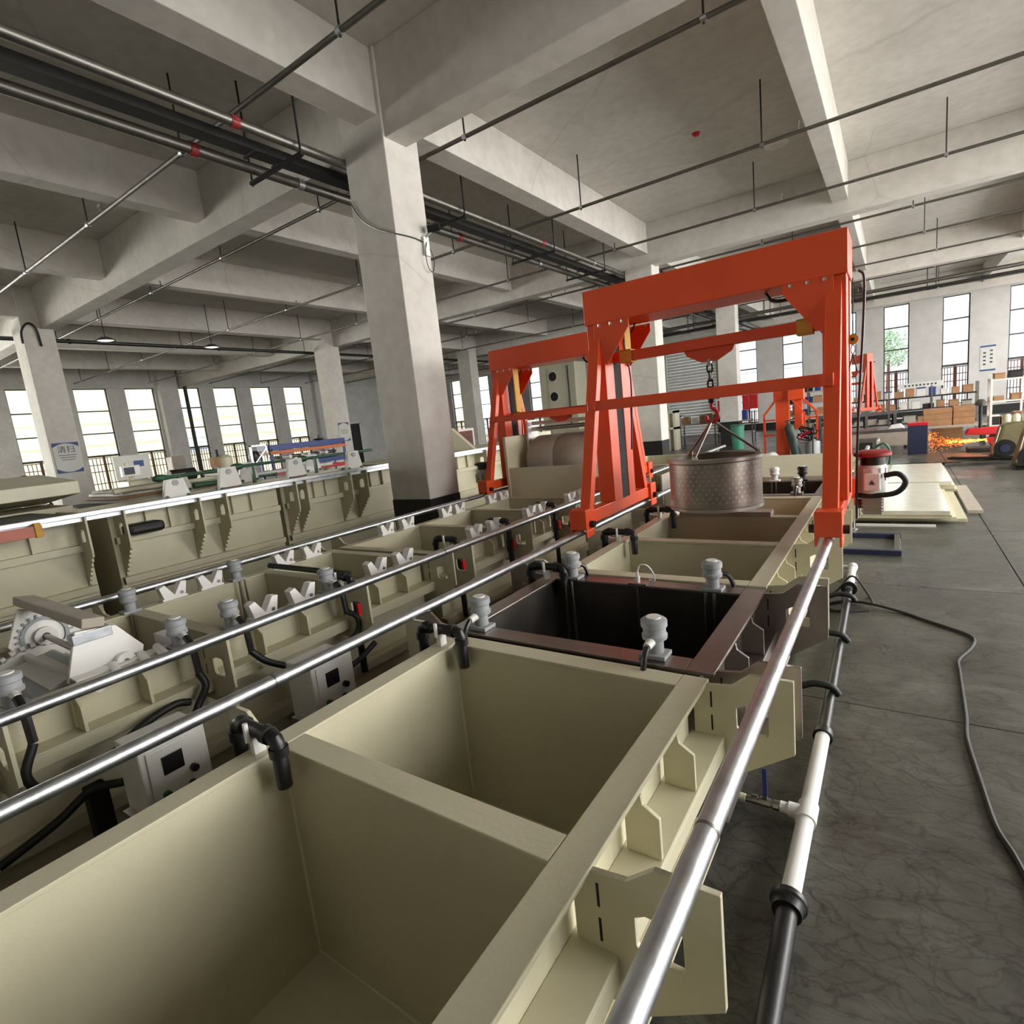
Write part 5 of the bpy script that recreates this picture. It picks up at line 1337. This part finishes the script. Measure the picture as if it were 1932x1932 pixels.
for k, (x, y, s) in enumerate(((1.98, 16.4, .92), (2.14, 14.6, 1.0))):
    o = thing('vacuum_pump', 'dark olive pump with black wheel at the right edge, %s one' % ['farther', 'nearer'][k], 'pump', (x, y, 0))
    MB().hexa([(-.22 * s, -.3, .06), (.5, -.3, .06), (.5, .3, .06), (-.22 * s, .3, .06)], [(-.05, -.25, .82 * s), (.45, -.25, .9 * s), (.45, .25, .9 * s), (-.05, .25, .82 * s)]).build('body', 'olive', o, .06)
    MB().cyl((.0, -.37, .26), (.0, -.28, .26), .2 * s, 26).build('wheel', 'black', o)
    MB().cyl((.0, -.385, .26), (.0, -.37, .26), .09, 18).build('hub', 'navy', o)
    MB().box(-.2, .45, -.28, .28, 0, .06).build('base', 'black', o)
    for q in range(3):
        MB().lathe([(0, .88 * s), (.07, .88 * s), (.08, 1.0 * s), (.04, 1.06 * s), (0, 1.07 * s)], (.05 + q * .15, -.1, 0), seg=12).build('cylinder_head', 'cream', o)
    MB().bar((-.2, -.31, .15), (-.08, -.31, .78 * s), .04, .02, (0, 1, 0)).build('trim_bar', 'cream', o)
# far wall signs, banner, fire boxes, fan machine
def sign(label, loc, wd, ht, n):
    o = thing('wall_sign', label, 'sign', loc)
    MB().box(-wd / 2, wd / 2, -.015, 0, -ht / 2, ht / 2).build('panel', 'paper', o)
    MB().box(-wd / 2, wd / 2, -.02, -.015, ht / 2 - .07, ht / 2).box(-wd / 2, wd / 2, -.02, -.015, -ht / 2, -ht / 2 + .07).build('printed_border', 'posterblue', o)
    mb = MB()
    for c in (-.12, .12):
        for k in range(n):
            z = ht * .3 - k * ht * .6 / n - (.08 if c < 0 else 0)
            mb.box(c - .05, c + .05, -.019, -.015, z - .05, z + .02)
    mb.build('printed_marks', 'ink', o)
sign('white sign with blue edges between the right far windows', (3.5, YFAR, 2.55), .55, 1.15, 4)
sign('white sign with blue edges left of the distant gantry', (-1.1, YFAR, 2.6), .5, .9, 4)
o = thing('shelf_banner', 'long white banner with small dark marks above the dark shelf', 'banner', (.87, 29.8, 1.68))
MB().box(-.78, .78, -.01, .01, -.11, .11).build('cloth', 'white_paint', o)
mb = MB()
for k in range(9):
    mb.box(-.55 + k * .13, -.48 + k * .13, -.014, -.01, -.03, .04)
mb.build('printed_marks', 'ink', o)
for s in (-.76, .76):
    MB().box(s - .02, s + .02, .01, .04, -1.68, .11).build('post', 'darksteel', o)
o = thing('fire_hose_box', 'framed red fire hose cabinet right of the roller shutter', 'cabinet', (-7.95, YFAR - .36, 1.35))
MB().box(-.62, .62, -.2, 0, -.65, .65).build('frame', 'white_paint', o)
MB().box(-.52, .52, -.22, -.2, -.55, .55).build('door', 'red', o)
MB().lathe([(0, -.03), (.32, -.03), (.36, 0)], (0, -.22, 0), (0, 1, 0), 20).build('hose_reel', 'red', o)
o = thing('fire_box', 'pair of small red boxes beside the framed fire cabinet', 'box', (-6.8, YFAR - .02, 1.62))
MB().box(-.4, -.05, -.2, 0, -.4, .45).build('box', 'red', o, .01)
MB().box(0, .4, -.2, 0, -.35, .45).build('box', 'red', o, .01)
o = thing('fan_cabinet', 'cream cabinet with three round dark fans near the shutter', 'machine', (-16.7, 30.0, 0))
MB().box(-1.25, 1.2, -.3, 1.2, 0, 5.1).build('cabinet', 'cream', o, .03)
for z in (4.38, 3.19, 2.05):
    f = MB().lathe([(.0, .05), (.22, .05), (.27, .02), (.27, .0)], (-.3, -.3, z), (0, -1, 0), 22).build('fan', 'darksteel', o)
    MB().lathe([(.27, 0), (.33, 0), (.33, .04), (.27, .04)], (-.3, -.3, z), (0, -1, 0), 22).build('fan_ring', 'white_paint', f)
MB().box(-.7, -.64, -.34, -.3, .3, 4.9).build('seam', 'beige_dull', o)
MB().cyl((.75, -.34, 1.4), (.75, -.34, 4.9), .035, 10).build('handle_bar', 'black', o)
o = thing('green_bin', 'green plastic bin standing beyond the drum', 'bin', (-5.0, 22.6, 0))
MB().lathe([(0, .0), (.2, .0), (.25, .9), (.26, .9), (.26, .93), (.22, .93), (.17, .06)], seg=22).build('tub', 'teal', o)
MB().lathe([(.25, .88), (.27, .89), (.27, .94), (.25, .94)], seg=22).build('rim', 'green', o)
o = thing('cream_machine', 'cream machine with hose and gauges beyond the drum', 'machine', (-8.6, 24.0, 0))
MB().box(-.9, .3, -.4, .4, 0, 1.0).build('body', 'cream', o, .03)
MB().box(-.2, .3, -.3, .3, 1.0, 1.75).build('tower', 'cream', o, .03)
MB().box(-.8, -.5, -.42, -.4, .5, .8).build('panel', 'board', o)
MB().tube(smooth_path([(.0, -.35, 1.6), (-.25, -.45, 1.5), (-.3, -.45, 1.0), (-.1, -.45, .8), (.2, -.42, .9)]), .03, 8).build('hose', 'black', o)
MB().box(.45, .55, -.3, .3, 0, 1.7).box(.75, .85, -.3, .3, 0, 1.7).box(.45, .85, -.3, .3, 1.6, 1.7).box(.45, .85, -.3, .3, .9, 1.0).build('side_frame', 'cream', o)
